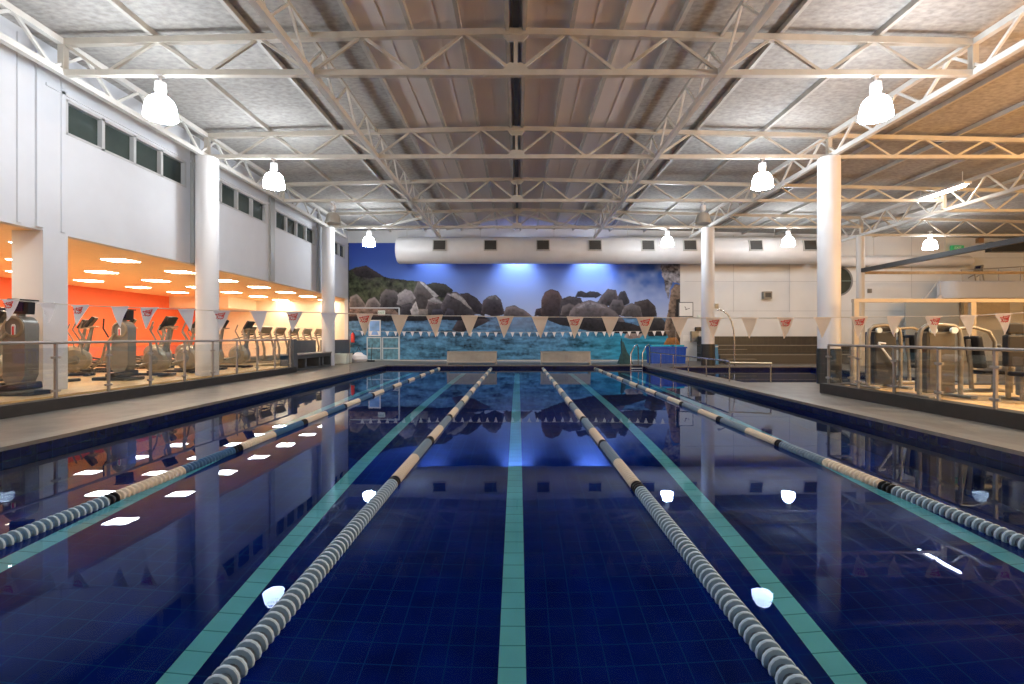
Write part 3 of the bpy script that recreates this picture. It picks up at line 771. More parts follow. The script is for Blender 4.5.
# ------------------------------------------------------------------ gym machines, left
def cyl_between(a, b, r, name, m, p, n=10): return MB().tube([a, b], r, n).build(name, m, p, True)
def make_amt(label):
    t = thing('adaptive_trainer', label, 'exercise machine', (0, 0, 0), 0, 'exercise machines behind the left glass')
    MB().box((-.15, 0, .05), (1.1, .5, .09), bev=.02).build('base', M_rubber, t)
    MB().box((-.05, 0, .16), (.7, .34, .16), (0, -.15, 0), .04).build('base_cover', M_dark, t)
    pts = [(-.16, .22), (.12, .22), (.22, .42), (.23, 1.42)] + [(.0 + .23 * math.cos(a), 1.42 + .23 * math.sin(a)) for a in [PI * k / 12 for k in range(1, 12)]] + [(-.23, 1.42), (-.23, .36)]
    pil = MB().prism(pts, 'Y', -.15, .15).build('pillar', M_machg, t, True)
    MB().lathe((0, -.15, 1.42), [(.22, 0), (.215, -.02), (.17, -.03), (.165, -.02)], 'Y', 28, False).build('drum_ring', M_mach, pil, True)
    MB().prism([(-.04, 1.22), (.04, 1.22), (.04, 1.44), (.02, 1.475), (-.02, 1.475), (-.04, 1.44)], 'Y', -.165, -.14).build('slot', M_paper, pil)
    MB().prism([(-.018, 1.24), (.018, 1.24), (.018, 1.43), (-.018, 1.43)], 'Y', -.170, -.15).build('slot_grip', M_extred, pil)
    MB().tube([(0, 0, 1.62), (.02, 0, 1.74)], .06, 12).build('neck', M_machg, t, True)
    co = MB().box((.02, 0, 1.83), (.40, .16, .28), (0, .05, 0), .02).build('console', M_dark, t)
    MB().box((-.01, -.09, 1.84), (.28, .012, .18), (0, .05, 0)).build('screen', mat('dark screen', (.02, .02, .05), .15), co)
    MB().box((.02, .02, 1.985), (.46, .22, .03), (0, .05, 0), .01).build('hood', M_dark, co)
    for s in (-1, 1):
        MB().tube([(-.1, s * .2, 1.30), (-.3, s * .26, 1.0), (-.42, s * .26, .55), (-.72, s * .24, .32)], .03, 8).build('pedal_arm', M_mach, t, True)
        MB().box((-.78, s * .24, .30), (.36, .14, .05), bev=.015).build('pedal', M_dark, t)
        MB().tube([(-.26, s * .2, 1.2), (-.36, s * .26, 1.45), (-.34, s * .26, 1.72)], .02, 8).build('handle', M_dark, t, True)
    return t
def make_elliptical(label):
    t = thing('cross_trainer', label, 'exercise machine', (0, 0, 0), 0, 'exercise machines behind the left glass')
    MB().box((-.1, .0, .06), (1.5, .12, .08), bev=.02).box((.5, 0, .05), (.12, .6, .07), bev=.02).box((-.8, 0, .05), (.12, .6, .07), bev=.02).build('base_frame', M_dark, t)
    h = MB().lathe((.22, 0, .47), [(.02, -.15), (.28, -.15), (.35, -.09), (.35, .09), (.28, .15), (.02, .15)], 'Y', 28, False).build('flywheel_housing', M_mach, t, True)
    MB().lathe((.22, -.151, .47), [(.13, 0), (.12, -.02), (.02, -.03)], 'Y', 20, False).build('hub_cap', M_machg, h, True)
    MB().tube([(.38, 0, .55), (.5, 0, 1.0), (.58, 0, 1.4)], [.09, .06, .045], 10).build('mast', M_machg, t, True)
    co = MB().box((.56, 0, 1.54), (.09, .42, .34), (0, .55, 0), .025).build('console', M_dark, t)
    MB().box((.515, 0, 1.565), (.01, .3, .2), (0, .55, 0)).build('screen', mat('dark screen', (.02, .02, .05), .15), co)
    MB().box((.60, 0, 1.40), (.20, .36, .035), (0, -.1, 0), .01).build('tray', M_mach, t)
    for s in (-1, 1):
        MB().tube([(.42, s * .2, .62), (.36, s * .25, 1.05), (.22, s * .27, 1.32), (.30, s * .25, 1.55)], .022, 8).build('moving_handle', M_machg, t, True)
        MB().tube([(.3, s * .19, .45), (-.25, s * .2, .28), (-.75, s * .18, .2)], .03, 8).build('pedal_arm', M_machg, t, True)
        MB().box((-.32, s * .2, .34), (.38, .15, .05), (0, -.15 * s, 0), .015).build('pedal', M_dark, t)
    return t
def make_treadmill(label):
    t = thing('treadmill', label, 'treadmill', (0, 0, 0), 0, 'treadmills at the far end of the left gym')
    MB().box((-.35, 0, .12), (1.6, .8, .14), bev=.03).build('deck', M_machg, t)
    MB().box((-.45, 0, .195), (1.35, .5, .012)).build('belt', M_rubber, t)
    MB().box((.45, 0, .22), (.35, .7, .2), bev=.06).build('motor_hood', M_mach, t)
    for s in (-1, 1):
        MB().tube([(.5, s * .4, .15), (.52, s * .4, .6), (.40, s * .4, 1.05), (.34, s * .4, 1.35)], [.055, .05, .045, .04], 8).build('upright', M_mach, t, True)
        MB().tube([(.34, s * .4, 1.12), (-.05, s * .4, 1.02), (-.22, s * .4, .95)], .025, 8).build('handrail', M_machg, t, True)
    co = MB().box((.36, 0, 1.42), (.10, .86, .34), (0, .5, 0), .04).build('console', M_mach, t)
    MB().box((.30, 0, 1.45), (.012, .5, .22), (0, .5, 0)).build('screen', mat('dark screen', (.02, .02, .05), .15), co)
    MB().tube([(.3, -.4, 1.22), (.2, 0, 1.2), (.3, .4, 1.22)], .03, 8).build('console_bar', M_dark, t, True)
    return t
a1 = make_amt('tall grey trainer with black console left of the square white pier'); a1.location = (-10.55, 10.3, GL)
# keep clear of the pier: seen past its near face
a1.location = (-9.48, 9.3, GL); a1.scale = (.92, .92, .92)
dup(a1, (-10.15, 12.55, GL), 0, 'tall grey trainer with black console between the pier and first column')
e1 = make_elliptical('cross trainer right of the tall trainer, behind the left glass'); e1.location = (-10.4, 13.75, GL)
for x, y, rz, l in ((-10.4, 15.05, 0, 'cross trainer directly left of the nearest left column'), (-10.25, 17.55, 0, 'cross trainer just right of the nearest left column'),
                    (-10.45, 16.3, 0, 'cross trainer hidden behind the nearest left column'),
                    (-12.6, 13.55, .5, 'cross trainer beside the square pier, deeper in the gym'), (-12.7, 15.1, .5, 'cross trainer in the second row behind the tall trainer'),
                    (-12.7, 16.9, .4, 'cross trainer in the second row before the red wall'), (-12.7, 18.7, .3, 'cross trainer in the second row close to the column'),
                    (-11.9, 10.6, .3, 'cross trainer at the edge of the photo behind the tall trainer')):
    dup(e1, (x, y, GL), rz, l)
for k, y in enumerate((16.0, 17.8, 19.6, 21.4)):
    dup(e1, (-14.9, y, GL), .2, ['cross trainer deep in the gym close to the red wall, nearest one', 'cross trainer deep in the gym, second one along the red wall', 'cross trainer deep in the gym, third one along the red wall', 'cross trainer deep in the gym, last one along the red wall'][k])
dup(e1, (-12.2, 12.0, GL), 2.9, 'cross trainer with a broad tan housing beside the pier', (1.5, 1.4, 1.1))
tm = None; tl = ['treadmill nearest the first column of the far gym row', 'second treadmill from the nearest left column', 'third treadmill from the nearest left column', 'treadmill in the middle of the far pennants on the left', 'second treadmill from the far left column', 'treadmill closest to the far left column']
for k, y in enumerate((20.0, 21.3, 22.6, 24.0, 25.5, 27.0)):
    if tm is None: tm = make_treadmill(tl[0]); tm.location = (-11.4, y, GL)
    else: dup(tm, (-11.4, y, GL), 0, tl[k])
# low counter with cubby holes past the balustrade
t = thing('cubby_bench', 'dark low wall with a bench ledge and black cubby holes', 'bench', (-9.2, 18.95, 0))
o_ = (-9.2, 18.95, 0)
MB(o_).bb(-9.62, -9.45, 20.4, 22.8, 0, 1.22).bb(-9.62, -9.45, 23.7, 27.4, 0, 1.22).build('back_panel', M_slate, t)
MB(o_).bb(-9.42, -8.72, 19.3, 22.85, .62, .68, .01).build('ledge', mat('grey ledge', (.26, .25, .23), .4), t)
m = MB(o_)
for y in (19.3, 20.1, 21.5, 21.85, 22.75): m.bb(-9.42, -8.76, y, y + .1, 0, .62)
m.bb(-9.42, -8.76, 19.3, 22.85, .48, .62); m.bb(-9.42, -8.76, 19.3, 22.85, 0, .08); m.build('divider', M_slate, t)
MB(o_).bb(-9.41, -9.38, 19.3, 22.85, .08, .48).build('cubby_back', M_dark, t)
m = MB(); m.box((0, 0, .19), (.8, .55, .36), bev=.03)
t = thing('plastic_crate', 'pale plastic crate on the deck below the fire extinguisher', 'crate', (-9.0, 25.1, 0))
MB().bb(-.3, .3, -.42, .42, 0, .04).build('base', M_signw, t)
m = MB()
for x in (-.29, .29): m.bb(x - .02, x + .02, -.42, .42, .04, .5)
for y in (-.41, .41): m.bb(-.31, .31, y - .02, y + .02, .04, .5)
for x in (-.32, .32): m.bb(x - .012, x + .012, -.44, .44, .42, .52)
for z in (.15, .27, .38): m.bb(-.33, .33, -.435, -.415, z, z + .05)
m.build('side_walls', M_signw, t)
t = thing('equipment_bag', 'white bag heaped beside the crate at the mural', 'bag', (-8.7, 26.6, 0))
m = MB(); m.lathe((0, 0, 0), [(.05, .0), (.40, .02), (.50, .16), (.44, .34), (.24, .42), (.20, .50), (.06, .53)], n=9); o = m.build('body', M_pennantw, t, True)
MB().tube([(-.1, 0, .6), (0, 0, .82), (.1, 0, .6)], .02, 8).build('handle', M_dark, t, True)
t = thing('floor_squeegee', 'dark stub of a brush leaning by the crate', 'brush', (-8.1, 26.9, 0))
MB().tube([(0, 0, .05), (-.05, .35, .95)], .02, 8).build('handle', M_dark, t, True); MB().box((0, 0, .04), (.4, .08, .08)).build('head', M_dark, t)
t = thing('fire_extinguisher', 'red fire extinguisher on the left end of the mural', 'extinguisher', (-9.35, 27.58, 1.05))
MB().lathe((0, 0, 0), [(.08, 0), (.1, .02), (.1, .45), (.06, .53), (.03, .56)], n=16).build('cylinder', M_extred, t, True)
MB().box((0, -.02, .6), (.05, .12, .06)).build('valve', M_dark, t); MB().tube([(.03, -.05, .6), (.13, -.05, .45), (.12, -.03, .15)], .015, 6).build('hose', M_dark, t, True)
MB().bb(-.05, .05, .1, .186, .2, .3).build('bracket', M_dark, t)

# door in the mural
dx0, dx1, dxm = P(367, 0, BY).x, P(399.5, 0, BY).x, P(382, 0, BY).x
zt_ = P(0, 337, BY).z
door = thing('mural_door', 'white framed double door with blue panes at the left of the mural', 'door', (dxm, BY - .1, 0))
o_ = (dxm, BY - .1, 0)
for (xa_, xb_, nm) in ((dx0, dxm - .02, 'l'), (dxm + .02, dx1, 'r')):
    m = MB(o_)
    for x in (xa_ + .03, xb_ - .03): m.bb(x - .03, x + .03, BY - .07, BY - .02, .02, zt_)
    for z in (.06, .72, zt_ - .03): m.bb(xa_, xb_, BY - .07, BY - .02, z - .03, z + .03)
    lf = m.build('door_leaf', mat('pale door frame', (.55, .62, .66), .5), door)
    MB(o_).bb(xa_ + .05, xb_ - .05, BY - .05, BY - .035, .08, zt_ - .05).build('pane', mat('sea print pane', (.10, .26, .36), .4, noise=.5, nscale=5), lf)
m = MB(o_)
ztop = P(0, 308, BY).z
m.bb(P(350, 0, BY).x, dx1, BY - .08, BY - .02, ztop - .03, ztop + .03); m.bb(dx1 - .04, dx1 + .03, BY - .08, BY - .02, 0.02, ztop)
m.build('frame', mat('pale door frame', (.55, .62, .66), .5), door)
q0 = P(369, 336, BY); q1 = P(381, 320, BY)
m = MB(o_); m.bb(q0.x, q1.x, BY - .09, BY - .03, q0.z, q1.z); nb = m.build('notice_frame', M_white, door)
MB(o_).bb(q0.x + .06, q1.x - .06, BY - .096, BY - .088, q0.z + .06, q1.z - .06).build('notice', mat('blue notice', (.22, .42, .75), .4, noise=.3, nscale=2), nb)
def text_mesh(txt, size, m, parent, loc, name='lettering', rz=0.):
    cu = bpy.data.curves.new(name, 'FONT'); cu.body = txt; cu.size = size; cu.align_x = 'CENTER'; cu.align_y = 'CENTER'; cu.extrude = .003
    o = bpy.data.objects.new(name, cu); C.objects.link(o)
    dg = bpy.context.evaluated_depsgraph_get(); me = bpy.data.meshes.new_from_object(o.evaluated_get(dg))
    bpy.data.objects.remove(o); o = bpy.data.objects.new(name, me); me.materials.clear(); me.materials.append(m)
    C.objects.link(o); o.parent = parent; o.location = loc; o.rotation_euler = (PI / 2, 0, rz); return o
q = P(382, 313, BY)
t = thing('exit_sign', 'small pale EXIT sign above the mural door', 'sign', (q.x, BY - .13, q.z))
MB().bb(-.2, .2, -.02, .09, -.14, .14, .01).build('sign_box', M_signw, t); text_mesh('EXIT', .17, mat('green lettering', (.02, .25, .1), .5), t, (0, -.025, 0))

# ------------------------------------------------------------------ far end of the pool
def make_bench(label):
    t = thing('starting_bench', label, 'bench', (0, 0, 0), 0, 'starting benches at the far end')
    w = 1.2
    MB().prism([(-.02, .10), (.06, .10), (.22, .60), (.14, .60)], 'X', -w, w).build('sloped_panel', M_bench, t)
    MB().bb(-w - .04, w + .04, .12, .55, .60, .65, .01).build('top_board', M_bench, t)
    m = MB()
    for x0_, x1_, f0, f1 in ((-w, w, 0, .1), (-w, w, .9, 1), (-w, -w + .06, 0, 1), (w - .06, w, 0, 1)):
        m.prism([(-.035 + .16 * f0, .10 + .5 * f0), (-.02 + .16 * f0, .10 + .5 * f0), (-.02 + .16 * f1, .10 + .5 * f1), (-.035 + .16 * f1, .10 + .5 * f1)], 'X', x0_, x1_)
    m.build('panel_border', mat('bench end', (.42, .38, .32), .5), t)
    for s in (-1, 1): MB().prism([(-.06, 0), (.5, 0), (.5, .62), (.14, .62)], 'X', s * w - .03, s * w + .03).build('end_panel', mat('bench end', (.42, .38, .32), .5), t)
    MB().box((.02, -.0, .36), (.16, .012, .2), (-.31, 0, 0)).build('number_plate', mat('dull plate', (.33, .29, .25), .5), t)
    return t
b1 = make_bench('long beige starting bench left of the middle line at the far end'); b1.location = (P(472, 0, 24.2).x, 24.0, 0)
dup(b1, (P(565.5, 0, 24.2).x, 24.0, 0), 0, 'long beige starting bench right of the middle line at the far end')

# ladder rails at the far right pool corner
t = thing('pool_ladder', 'bright pool ladder rails at the far right corner', 'ladder', (5.4, 22.9, 0))
for dx in (0, .55):
    MB().tube([(dx + .55, .9, 0), (dx + .55, .9, .5), (dx + .5, .75, .9), (dx + .38, .5, 1.0), (dx + .2, .25, .9), (dx, .12, .6), (dx, .1, 0), (dx - .02, .1, -.35)][:8], .03, 10).build('rail', M_chrome, t, True)
MB().box((.27, .12, -.12), (.5, .12, .03)).build('tread', M_white, t)
t = thing('folded_cover', 'dark teal folded cover standing by the ladder', 'cover', (P(624, 0, 24.6).x, 24.6, 0))
MB().prism([(-.32, 0), (.42, 0), (.3, .35), (.12, .62), (-.05, 1.12), (-.16, 1.15), (-.12, .6)], 'Y', -.14, .14).build('cloth', mat('dark teal cloth', (.03, .09, .10), .7, noise=.3), t)
MB().tube([(-.1, 0, 1.1), (-.14, 0, 1.3)], .02, 8).build('pole_tip', M_dark, t, True)
# blue tub with foam on top
tx = P(667, 0, 25.2)
t = thing('blue_tub', 'large blue ribbed plastic tub at the right end of the mural', 'tub', (tx.x, 25.4, 0))
MB().prism([(-.86, 0), (.86, 0), (.92, .82), (-.92, .82)], 'Y', -.45, .45).build('body', M_blue, t)
for k in range(9): MB().bb(-.78 + .19 * k, -.73 + .19 * k, -.475, -.44, .08, .72).build('rib', M_blue, t)
MB().bb(-.96, .96, -.5, .5, .78, .86, .01).build('rim', M_blue, t)
for k, (x, y, z, rz) in enumerate(((-.6, 0, .91, .1), (.0, .1, .91, -.1), (.6, -.05, .91, .06))):
    o = MB().box((0, 0, 0), (.55, .5, .09), bev=.03).build('foam_float', M_turq); o.location = (tx.x + x, 25.4 + y, z + .0); o.rotation_euler = (0, 0, rz)
    tag(o, ['turquoise foam float on the left of the blue tub', 'turquoise foam float in the middle of the blue tub', 'turquoise foam float on the right of the blue tub'][k], 'float', 'foam floats on the tub')

# railing between the pools
t = thing('pool_railing', 'low steel railing between the lap pool and the small pool', 'railing', (6.5, 14.8, 0)); o_ = (6.5, 14.8, 0)
MB(o_).tube([(6.55, 24.0, .62), (6.52, 14.86, .62)], .025, 10).build('top_rail', M_chrome, t, True)
MB(o_).tube([(6.52, 14.80, .58), (7.6, 14.45, .58)], .03, 10).build('top_rail', mat('pale brass rail', (.62, .52, .34), .3, .8), t, True)
for x, y, h in ((6.52, 14.85, .62), (6.53, 16.7, .62), (6.54, 18.5, .62), (6.54, 20.3, .62), (6.55, 22.1, .62), (6.55, 24.0, .62), (7.58, 14.46, .58)):
    MB(o_).tube([(x, y, 0), (x, y, h)], .022, 10).build('post', M_chrome, t, True)

# tiered seating beyond the small pool
t = thing('tiered_seating', 'three dark tiled seating tiers with pale edges behind the small pool', 'seating', (10.2, 24.6, 0)); o_ = (10.2, 24.6, 0)
for k, (y, z) in enumerate(((24.6, .47), (25.6, .93), (26.6, 1.40))):
    s_ = MB(o_).bb(10.3, 17.6, y, BY - .02, 0 if k == 0 else (.47, .93)[k - 1], z - .03).build('tier', M_dtile, t)
    if k < 2: MB(o_).bb(10.28, 17.6, y - .02, y + .98, z - .03, z).build('edging', M_coping, s_)
    else: MB(o_).bb(10.28, 17.6, y - .02, BY - .02, z - .03, z).build('edging', M_dtile, s_)
for k, (y, z) in enumerate(((24.3, .235), (25.3, .7))):
    MB(o_).bb(10.5, 12.0, y, y + .3, 0 if k == 0 else .47, z).build('half_step', M_dtile, t); MB(o_).bb(10.5, 12.0, y - .02, y + .3, z, z + .025).build('step_edge', M_coping, t)

# shower arch and things near the right far column
q = P(732.5, 0, 22.9)
t = thing('shower_arch', 'tall curved steel pole arching left beside the tiled column', 'shower pole', (q.x, 22.7, 0))
MB().tube([(0, 0, 0), (0, 0, 1.2), (-.04, 0, 1.7), (-.14, 0, 2.1), (-.32, 0, 2.42), (-.55, 0, 2.6), (-.72, 0, 2.66)], .03, 10).build('pole', M_chrome, t, True)
MB().lathe((-.74, 0, 2.58), [(.02, .1), (.07, .05), (.08, 0)], n=12).build('shower_head', M_chrome, t, True)
MB().lathe((0, 0, 0), [(.1, 0), (.1, .02), (.035, .04)], n=14).build('base_plate', M_chrome, t, True)
q = P(715, 0, 23.7)
t = thing('foam_board', 'narrow blue foam board propped right of the far tiled column', 'foam board', (q.x + .1, 23.75, 0))
MB().box((0, 0, .5), (.14, .06, .98), (0, -.05, 0), .02).build('slab', mat('pale blue foam', (.10, .30, .55), .6), t); MB().box((0, 0, .9), (.15, .065, .06), (0, -.05, 0)).build('strap', M_white, t)
# clock and wall fittings
q = P(685.5, 309.5, BY)
t = thing('wall_clock', 'square framed pace clock on the wall right of the mural', 'clock', (q.x, BY - .02, q.z))
MB().bb(-.42, .42, -.06, .018, -.42, .42, .01).build('frame', M_slate, t); MB().bb(-.375, .375, -.068, -.058, -.375, .375).build('face', M_paper, t)
MB().box((.08, -.072, .02), (.26, .008, .03), (0, -.3, 0)).build('minute_hand', M_dark, t); MB().box((-.03, -.072, .08), (.2, .008, .03), (0, 1.1, 0)).build('hour_hand', M_dark, t)
def wallbox(name, px, py, w, h, d, m, label, cat, face=None):
    q = P(px, py, BY); t = thing(name, label, cat, (q.x, BY, q.z))
    MB().bb(-w / 2, w / 2, -d, -.003, -h / 2, h / 2, .008).build('casing', m, t)
    MB().bb(-w * .36, w * .36, -d - .008, -d + .004, -h * .3, h * .3).build('front_plate', face or m, t)
wallbox('wall_speaker', 765.5, 295.5, .46, .42, .3, M_machg, 'grey box speaker high on the white back wall', 'speaker', M_vent)
wallbox('wall_switchbox', 716, 306, .22, .26, .1, M_machg, 'small grey box on the wall right of the far column', 'box')
wallbox('wall_panel', 699, 317, .2, .2, .06, M_signw, 'small pale plate on the wall left of the far column', 'plate')
wallbox('wall_dryer', 698, 329, .36, .22, .16, M_dark, 'black wall unit left of the far tiled column', 'wall unit')
wallbox('wall_bin', 694, 336.5, .42, .6, .2, M_machg, 'grey tapered bin hung below the black wall unit', 'bin')
wallbox('wall_notice', 687, 338, .46, .34, .02, M_paper, 'white paper notice on the wall below the clock', 'notice')
wallbox('wall_light', 852.5, 262, .2, .3, .12, M_dark, 'small black fitting on the wall beside the slim column', 'wall light')
wallbox('wall_junction', 869, 291, .2, .24, .1, M_machg, 'grey junction box right of the slim column', 'box')
# porthole
q = P(837, 281, BY)
t = thing('porthole_window', 'round dark porthole window half behind the near right column', 'window', (q.x, BY, q.z))
MB().lathe((0, 0, 0), [(.86, -.004), (.88, -.06), (.80, -.08), (.78, -.05)], 'Y', 40, False).build('rim', mat('grey rim', (.25, .25, .25), .5), t, True)
MB().lathe((0, 0, 0), [(.8, -.003), (.8, -.03)], 'Y', 40).build('pane', M_winglass, t, True)
MB().bb(-.8, .8, -.05, -.03, -.02, .02).bb(-.02, .02, -.05, -.03, -.8, .8).build('glazing_bar', mat('teal bar', (.10, .2, .2), .5), t)

# ------------------------------------------------------------------ right gym, screen and mezzanine
sy = 13.3
t = thing('glass_screen', 'tall glass screen with a cream frame behind the right gym machines', 'screen', (9.3, sy, 0)); o_ = (9.3, sy, 0)
xl, zt2 = P(855.5, 0, sy).x, P(0, 299.5, sy).z
for x in (xl, xl + 3.2, xl + 6.4, xl + 9.6): MB(o_).bb(x - .07, x + .07, sy - .05, sy + .05, 0, zt2).build('post', M_creamsteel, t)
MB(o_).bb(xl - .08, xl + 12.8, sy - .058, sy + .058, zt2 - .08, zt2 + .02).build('top_beam', M_creamsteel, t)
for k in range(4): MB(o_).bb(xl + .08 + 3.2 * k, xl + 3.12 + 3.2 * k, sy - .006, sy + .006, .1, zt2 - .09).build('glass_panel', M_glass2, t)
m = MB(); m.bb(16.42, 16.58, 6, 23.2, 4.45, 4.64)
tag(m.build('ring_beam', M_shroudd), 'long dark beam running from the slim grey column towards the viewer', 'beam')
tag(MB().bb(16.6, 26.9, 23.3, 23.44, 4.40, 4.52).build('cross_beam', M_wood), 'tan beam running right from the slim grey column', 'beam')
# mezzanine parapet, slab, rail and stair
my = 26.3
mx0 = P(948, 0, my).x
pts = [(mx0 + 1.1 * (1 - math.cos(a)), my + 1.1 * (1 - math.sin(a)) - 0.0) for a in [PI / 2 * k / 8 for k in range(9)]]
m = MB()
outer = [(mx0 + 1.25, BY - .03)] + [(mx0 + .7 - .7 * math.cos(a), my + .7 - .7 * math.sin(a)) for a in [PI / 2 * k / 10 for k in range(0, 11)]] + [(RX - .02, my)]
inner = [(p[0] + (.15 if i < 8 else .03), p[1] + (0 if i < 2 else .13)) for i, p in enumerate(outer)]
m.prism(outer + inner[::-1], 'Z', 3.49, 4.42)
struct(m.build('wall_mezzanine', M_wall), 'white curved parapet of the mezzanine')
struct(MB().prism([(p[0] + .16, p[1] + (.0 if i < 1 else .14)) for i, p in enumerate(outer)] + [(RX - .02, BY - .03)], 'Z', 3.52, 3.66).build('floor_mezzanine', M_wood), 'mezzanine slab')
t = thing('mezzanine_railing', 'steel railing on the white mezzanine parapet', 'railing', (mx0, my, 4.42)); o_ = (mx0, my, 4.42)
MB(o_).tube([(mx0 + .75, my + .07, 5.0), (RX - .3, my + .07, 5.25)], .03, 8).build('handrail', M_rail, t, True)
for x in (.8, 1.8, 2.8, 4.0): MB(o_).tube([(mx0 + x, my + .065, 4.42), (mx0 + x, my + .065, 5.0 + .045 * x)], .025, 8).build('post', M_rail, t, True)
tmz = dup(tm, (mx0 + 2.2, my + .8, 3.66), 0, 'dark exercise machine up on the mezzanine behind the parapet', (.6, .6, 1.08)); tmz['group'] = 'machines on the mezzanine'
yst = 26.62; sx0 = mx0 - 2.9
t = thing('staircase', 'white staircase rising right to the mezzanine', 'stairs', (sx0, yst, 0)); o_ = (sx0, yst, 0)
for y in (yst, yst + 1.0): MB(o_).prism([(sx0, 0), (sx0 + .4, 0), (mx0 - .02, 3.2), (mx0 - .02, 3.66), (mx0 - .2, 3.66)], 'Y', y, y + .06).build('stringer', M_wall, t)
for k in range(14): MB(o_).bb(sx0 + .3 + .18 * k, sx0 + .58 + .18 * k, yst + .06, yst + 1.0, .2 + .232 * k, .24 + .232 * k).build('tread', M_slate, t)
MB(o_).tube([(sx0 + .1, yst + .03, 1.0), (mx0 - .1, yst + .03, 4.6)], .025, 8).tube([(sx0 + .1, yst + .03, .1), (sx0 + .1, yst + .03, 1.0)], .02, 8).tube([(mx0 - .15, yst + .03, 3.3), (mx0 - .1, yst + .03, 4.6)], .02, 8).build('handrail', M_steelw, t, True)
tag(MB().bb(P(905, 0, 26.5).x, P(958, 0, 26.5).x, 26.45, 26.55, .01, 3.3).build('stair_partition', mat('grey partition', (.36, .38, .38), .5)), 'grey panel below the mezzanine stair', 'panel')
q0, q1 = P(963, 316, my + .3), P(1009, 303, my + .3)
tag(MB().bb(q0.x, q1.x, my + .25, my + .4, q0.z, 3.515).build('hanging_board', M_wood), 'tan timber fascia under the mezzanine parapet', 'fascia')
q = P(957, 248, 27.6)
t = thing('exit_sign', 'small green exit sign high above the mezzanine', 'sign', (q.x, 27.6, q.z))
MB().bb(-.35, .35, -.06, .06, -.14, .14, .01).build('sign_box', M_green, t); text_mesh('EXIT', .2, M_paper, t, (0, -.07, 0))
q = P(978, 241, 26.9)
wallbox('wall_lamp', 978, 241, .3, .26, .2, mat('brown box', (.35, .2, .1), .5), 'brown box high on the wall above the mezzanine', 'box')
q0, q1 = P(985, 246, BY), P(1030, 238, BY)
tag(MB().bb(q0.x, RX - .1, BY - .4, BY - .01, 6.2, 6.75).build('wall_cabinet', M_shroudd), 'dark long unit under the roof above the mezzanine', 'cabinet')

def make_weight(label, shroud):
    t = thing('weight_machine', label, 'weight machine', (0, 0, 0), 0, 'weight machines behind the right glass')
    sh = MB().box((0, 0, .66), (.50, .30, 1.16), bev=.03).build('weight_shroud', shroud, t)
    MB().box((0, -.155, .70), (.42, .012, .9)).build('shroud_panel', shroud, sh)
    for s in (-1, 1):
        MB().tube([(s * .36, -.12, .02), (s * .36, -.12, 1.12), (s * .33, -.12, 1.28), (s * .24, -.12, 1.36), (0, -.12, 1.38)], .038, 10).build('frame_tube', M_mach, t, True)
        MB().box((s * .36, 0, .03), (.12, .8, .05), bev=.015).build('foot', M_machg, t)
    for s in (-1, 1): MB().lathe((s * .18, -.2, 1.27), [(.02, -.025), (.06, -.025), (.05, 0), (.06, .025), (.02, .025)], 'Y', 18).build('pulley', M_signw, t, True)
    MB().box((.02, -.02, 1.29), (.44, .2, .09), bev=.02).build('top_cover', M_dark, t)
    # exercise station on the right hand side
    MB().tube([(.36, 0, .12), (1.0, 0, .12), (1.06, 0, .2), (1.06, 0, .42)], .04, 10).build('station_frame', M_mach, t, True)
    MB().box((.95, 0, .47), (.40, .32, .08), bev=.03).build('seat', M_pad, t)
    MB().box((.72, 0, .86), (.10, .30, .62), (0, -.15, 0), .03).build('backrest', M_pad, t)
    MB().tube([(.66, 0, .1), (.64, 0, .6), (.60, 0, 1.1)], .035, 10).build('backrest_post', M_mach, t, True)
    MB().tube([(.36, .1, 1.30), (.8, .1, 1.33), (1.05, .1, 1.25), (1.16, .1, 1.05), (1.15, .1, .8)], .032, 10).build('overhead_arm', M_mach, t, True)
    MB().tube([(.9, -.25, 1.0), (1.1, -.25, .72), (1.32, -.25, .62)], .028, 10).build('lever_arm', M_machg, t, True)
    MB().tube([(1.28, -.35, .62), (1.28, .05, .62)], .03, 10).build('grip', M_dark, t, True)
    MB().tube([(1.06, 0, .14), (1.34, 0, .1), (1.36, 0, .55)], .045, 10).build('leg_post', M_mach, t, True)
    return t
w1 = make_weight('charcoal weight machine nearest the tiled column behind the right glass', M_shroudd); w1.location = (P(882, 0, 10.9).x, 10.95, GR - .02); w1.scale = (1.0, 1, 1.02)
m = MB(); m.tube([(-.2, -.22, 1.0), (-.05, -.22, .98)], .02, 8).tube([(-.2, -.22, .98), (.18, -.22, .48)], .022, 8); m.build('white_lever', M_white, w1, True)
w2 = make_weight('brown weight machine with chest press seat in the middle of the right glass', M_shroud); w2.location = (P(939, 0, 9.2).x, 9.3, GR - .02); w2.scale = (1.08, 1, 1.0)
w3 = make_weight('weight machine with black pads at the right edge of the photo', M_machg); w3.location = (P(1046, 0, 8.6).x, 8.75, GR - .02); w3.rotation_euler = (0, 0, 0)
MB().box((-.52, -.1, 1.30), (.30, .10, .20), bev=.03).build('head_pad', M_pad, w3); MB().box((-.52, -.1, .90), (.32, .12, .56), bev=.03).build('back_pad', M_pad, w3)
MB().tube([(-.52, 0, .04), (-.52, 0, 1.3)], .04, 10).build('pad_post', M_mach, w3, True)
MB().box((-.55, -.35, .50), (.34, .36, .08), bev=.03).build('front_seat', M_pad, w3); MB().tube([(-.55, -.3, .03), (-.55, -.3, .47)], .05, 10).build('seat_post', M_mach, w3, True)
w4 = dup(w2, (12.6, 10.9, GR - .02), .4, 'second row weight machine seen between the two nearer ones'); w4.scale = (1, 1, 1)
w5 = dup(w1, (15.4, 11.0, GR - .02), .2, 'weight machine deepest in the right gym'); w5.scale = (1, 1, 1)

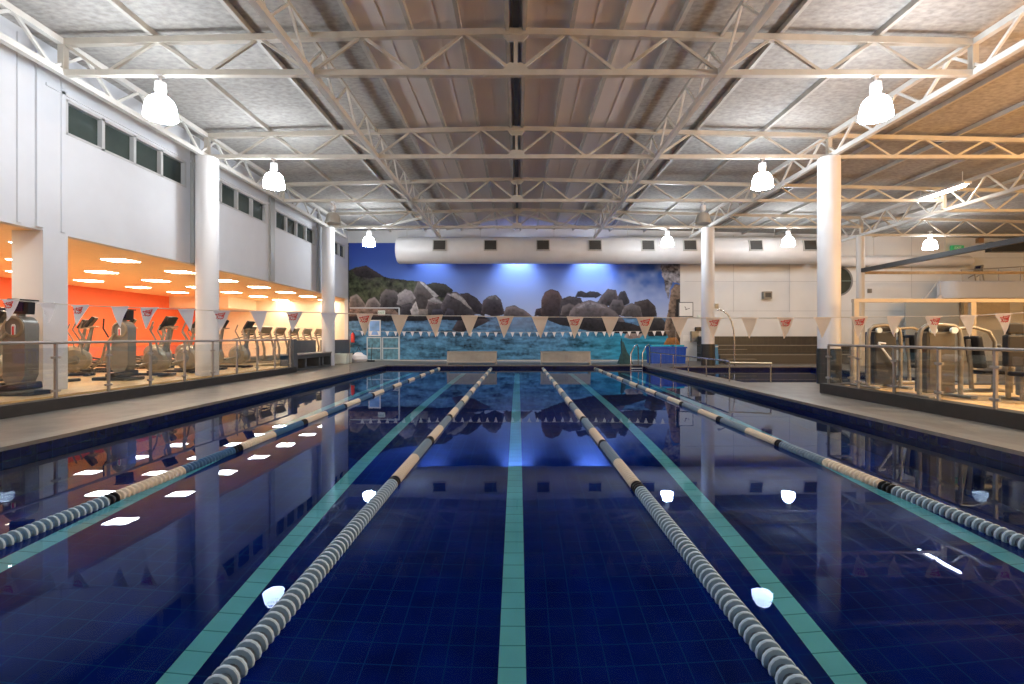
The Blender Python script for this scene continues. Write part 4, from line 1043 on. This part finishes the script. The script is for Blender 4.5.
# ------------------------------------------------------------------ assumed lights, added without fixtures
def point(name, loc, col, power, rad=.15):
    l = bpy.data.lights.new(name, 'POINT'); l.energy = power; l.color = col; l.shadow_soft_size = rad
    o = bpy.data.objects.new(name, l); C.objects.link(o); o.location = loc; return o
def spot(name, loc, target, col, power, ang=70, blend=.6, rad=.06):
    l = bpy.data.lights.new(name, 'SPOT'); l.energy = power; l.color = col; l.spot_size = R(ang); l.spot_blend = blend; l.shadow_soft_size = rad
    o = bpy.data.objects.new(name, l); C.objects.link(o); o.location = loc
    o.rotation_euler = (Vector(target) - Vector(loc)).to_track_quat('-Z', 'Y').to_euler(); return o
for px, pw in ((432, 420), (517, 950), (592, 1150)):                           # assumed wall washers behind the duct, unseen and without fixtures
    x = P(px, 0, BY).x
    spot('assumed_mural_washer', (x, 27.28, 6.85), (x, BY, 3.6), (.78, .86, 1.), pw, 92, .9)
for (x, y, e) in ((16., 5.0, 950), (20., 8.5, 1200), (14.5, 0., 600)):     # assumed warm lamps out of view, no fixtures, added to tint the roof
    point('assumed_gym_uplight', (x, y, 4.8), (1., .60, .24), e, .2)
for (x, y) in ((10.5, 8.), (14.5, 9.5), (19., 9.)):  # unseen spots added to light the right gym, no lamps modelled
    spot('assumed_gym_downlight', (x, y, 4.2), (x, y, 0), (1., .87, .68), 900, 120, .8, .2)

w = bpy.data.worlds.new('night'); S.world = w; w.use_nodes = True
w.node_tree.nodes['Background'].inputs[0].default_value = (.02, .03, .05, 1); w.node_tree.nodes['Background'].inputs[1].default_value = .3

cam = bpy.data.cameras.new('camera'); co = bpy.data.objects.new('camera', cam); C.objects.link(co)
cam.sensor_width = 36; cam.sensor_fit = 'HORIZONTAL'; cam.lens = F * 36 / 1024
cam.shift_x = -(CX - 512) / 1024; cam.shift_y = (CY - 342) / 1024
cam.clip_start = .05; cam.clip_end = 200
co.location = (CAMX, 0, EYE); co.rotation_euler = (PI / 2, 0, 0)
S.camera = co
S.view_settings.view_transform = 'Standard'; S.view_settings.look = 'None'
S.view_settings.gamma = 1; S.view_settings.use_curve_mapping = False
S.view_settings.exposure = 0.48
S.cycles.max_bounces = 14; S.cycles.diffuse_bounces = 6; S.cycles.glossy_bounces = 6; S.cycles.transmission_bounces = 8; S.cycles.transparent_max_bounces = 16
S.cycles.use_denoising = True
S.cycles.sample_clamp_indirect = 6
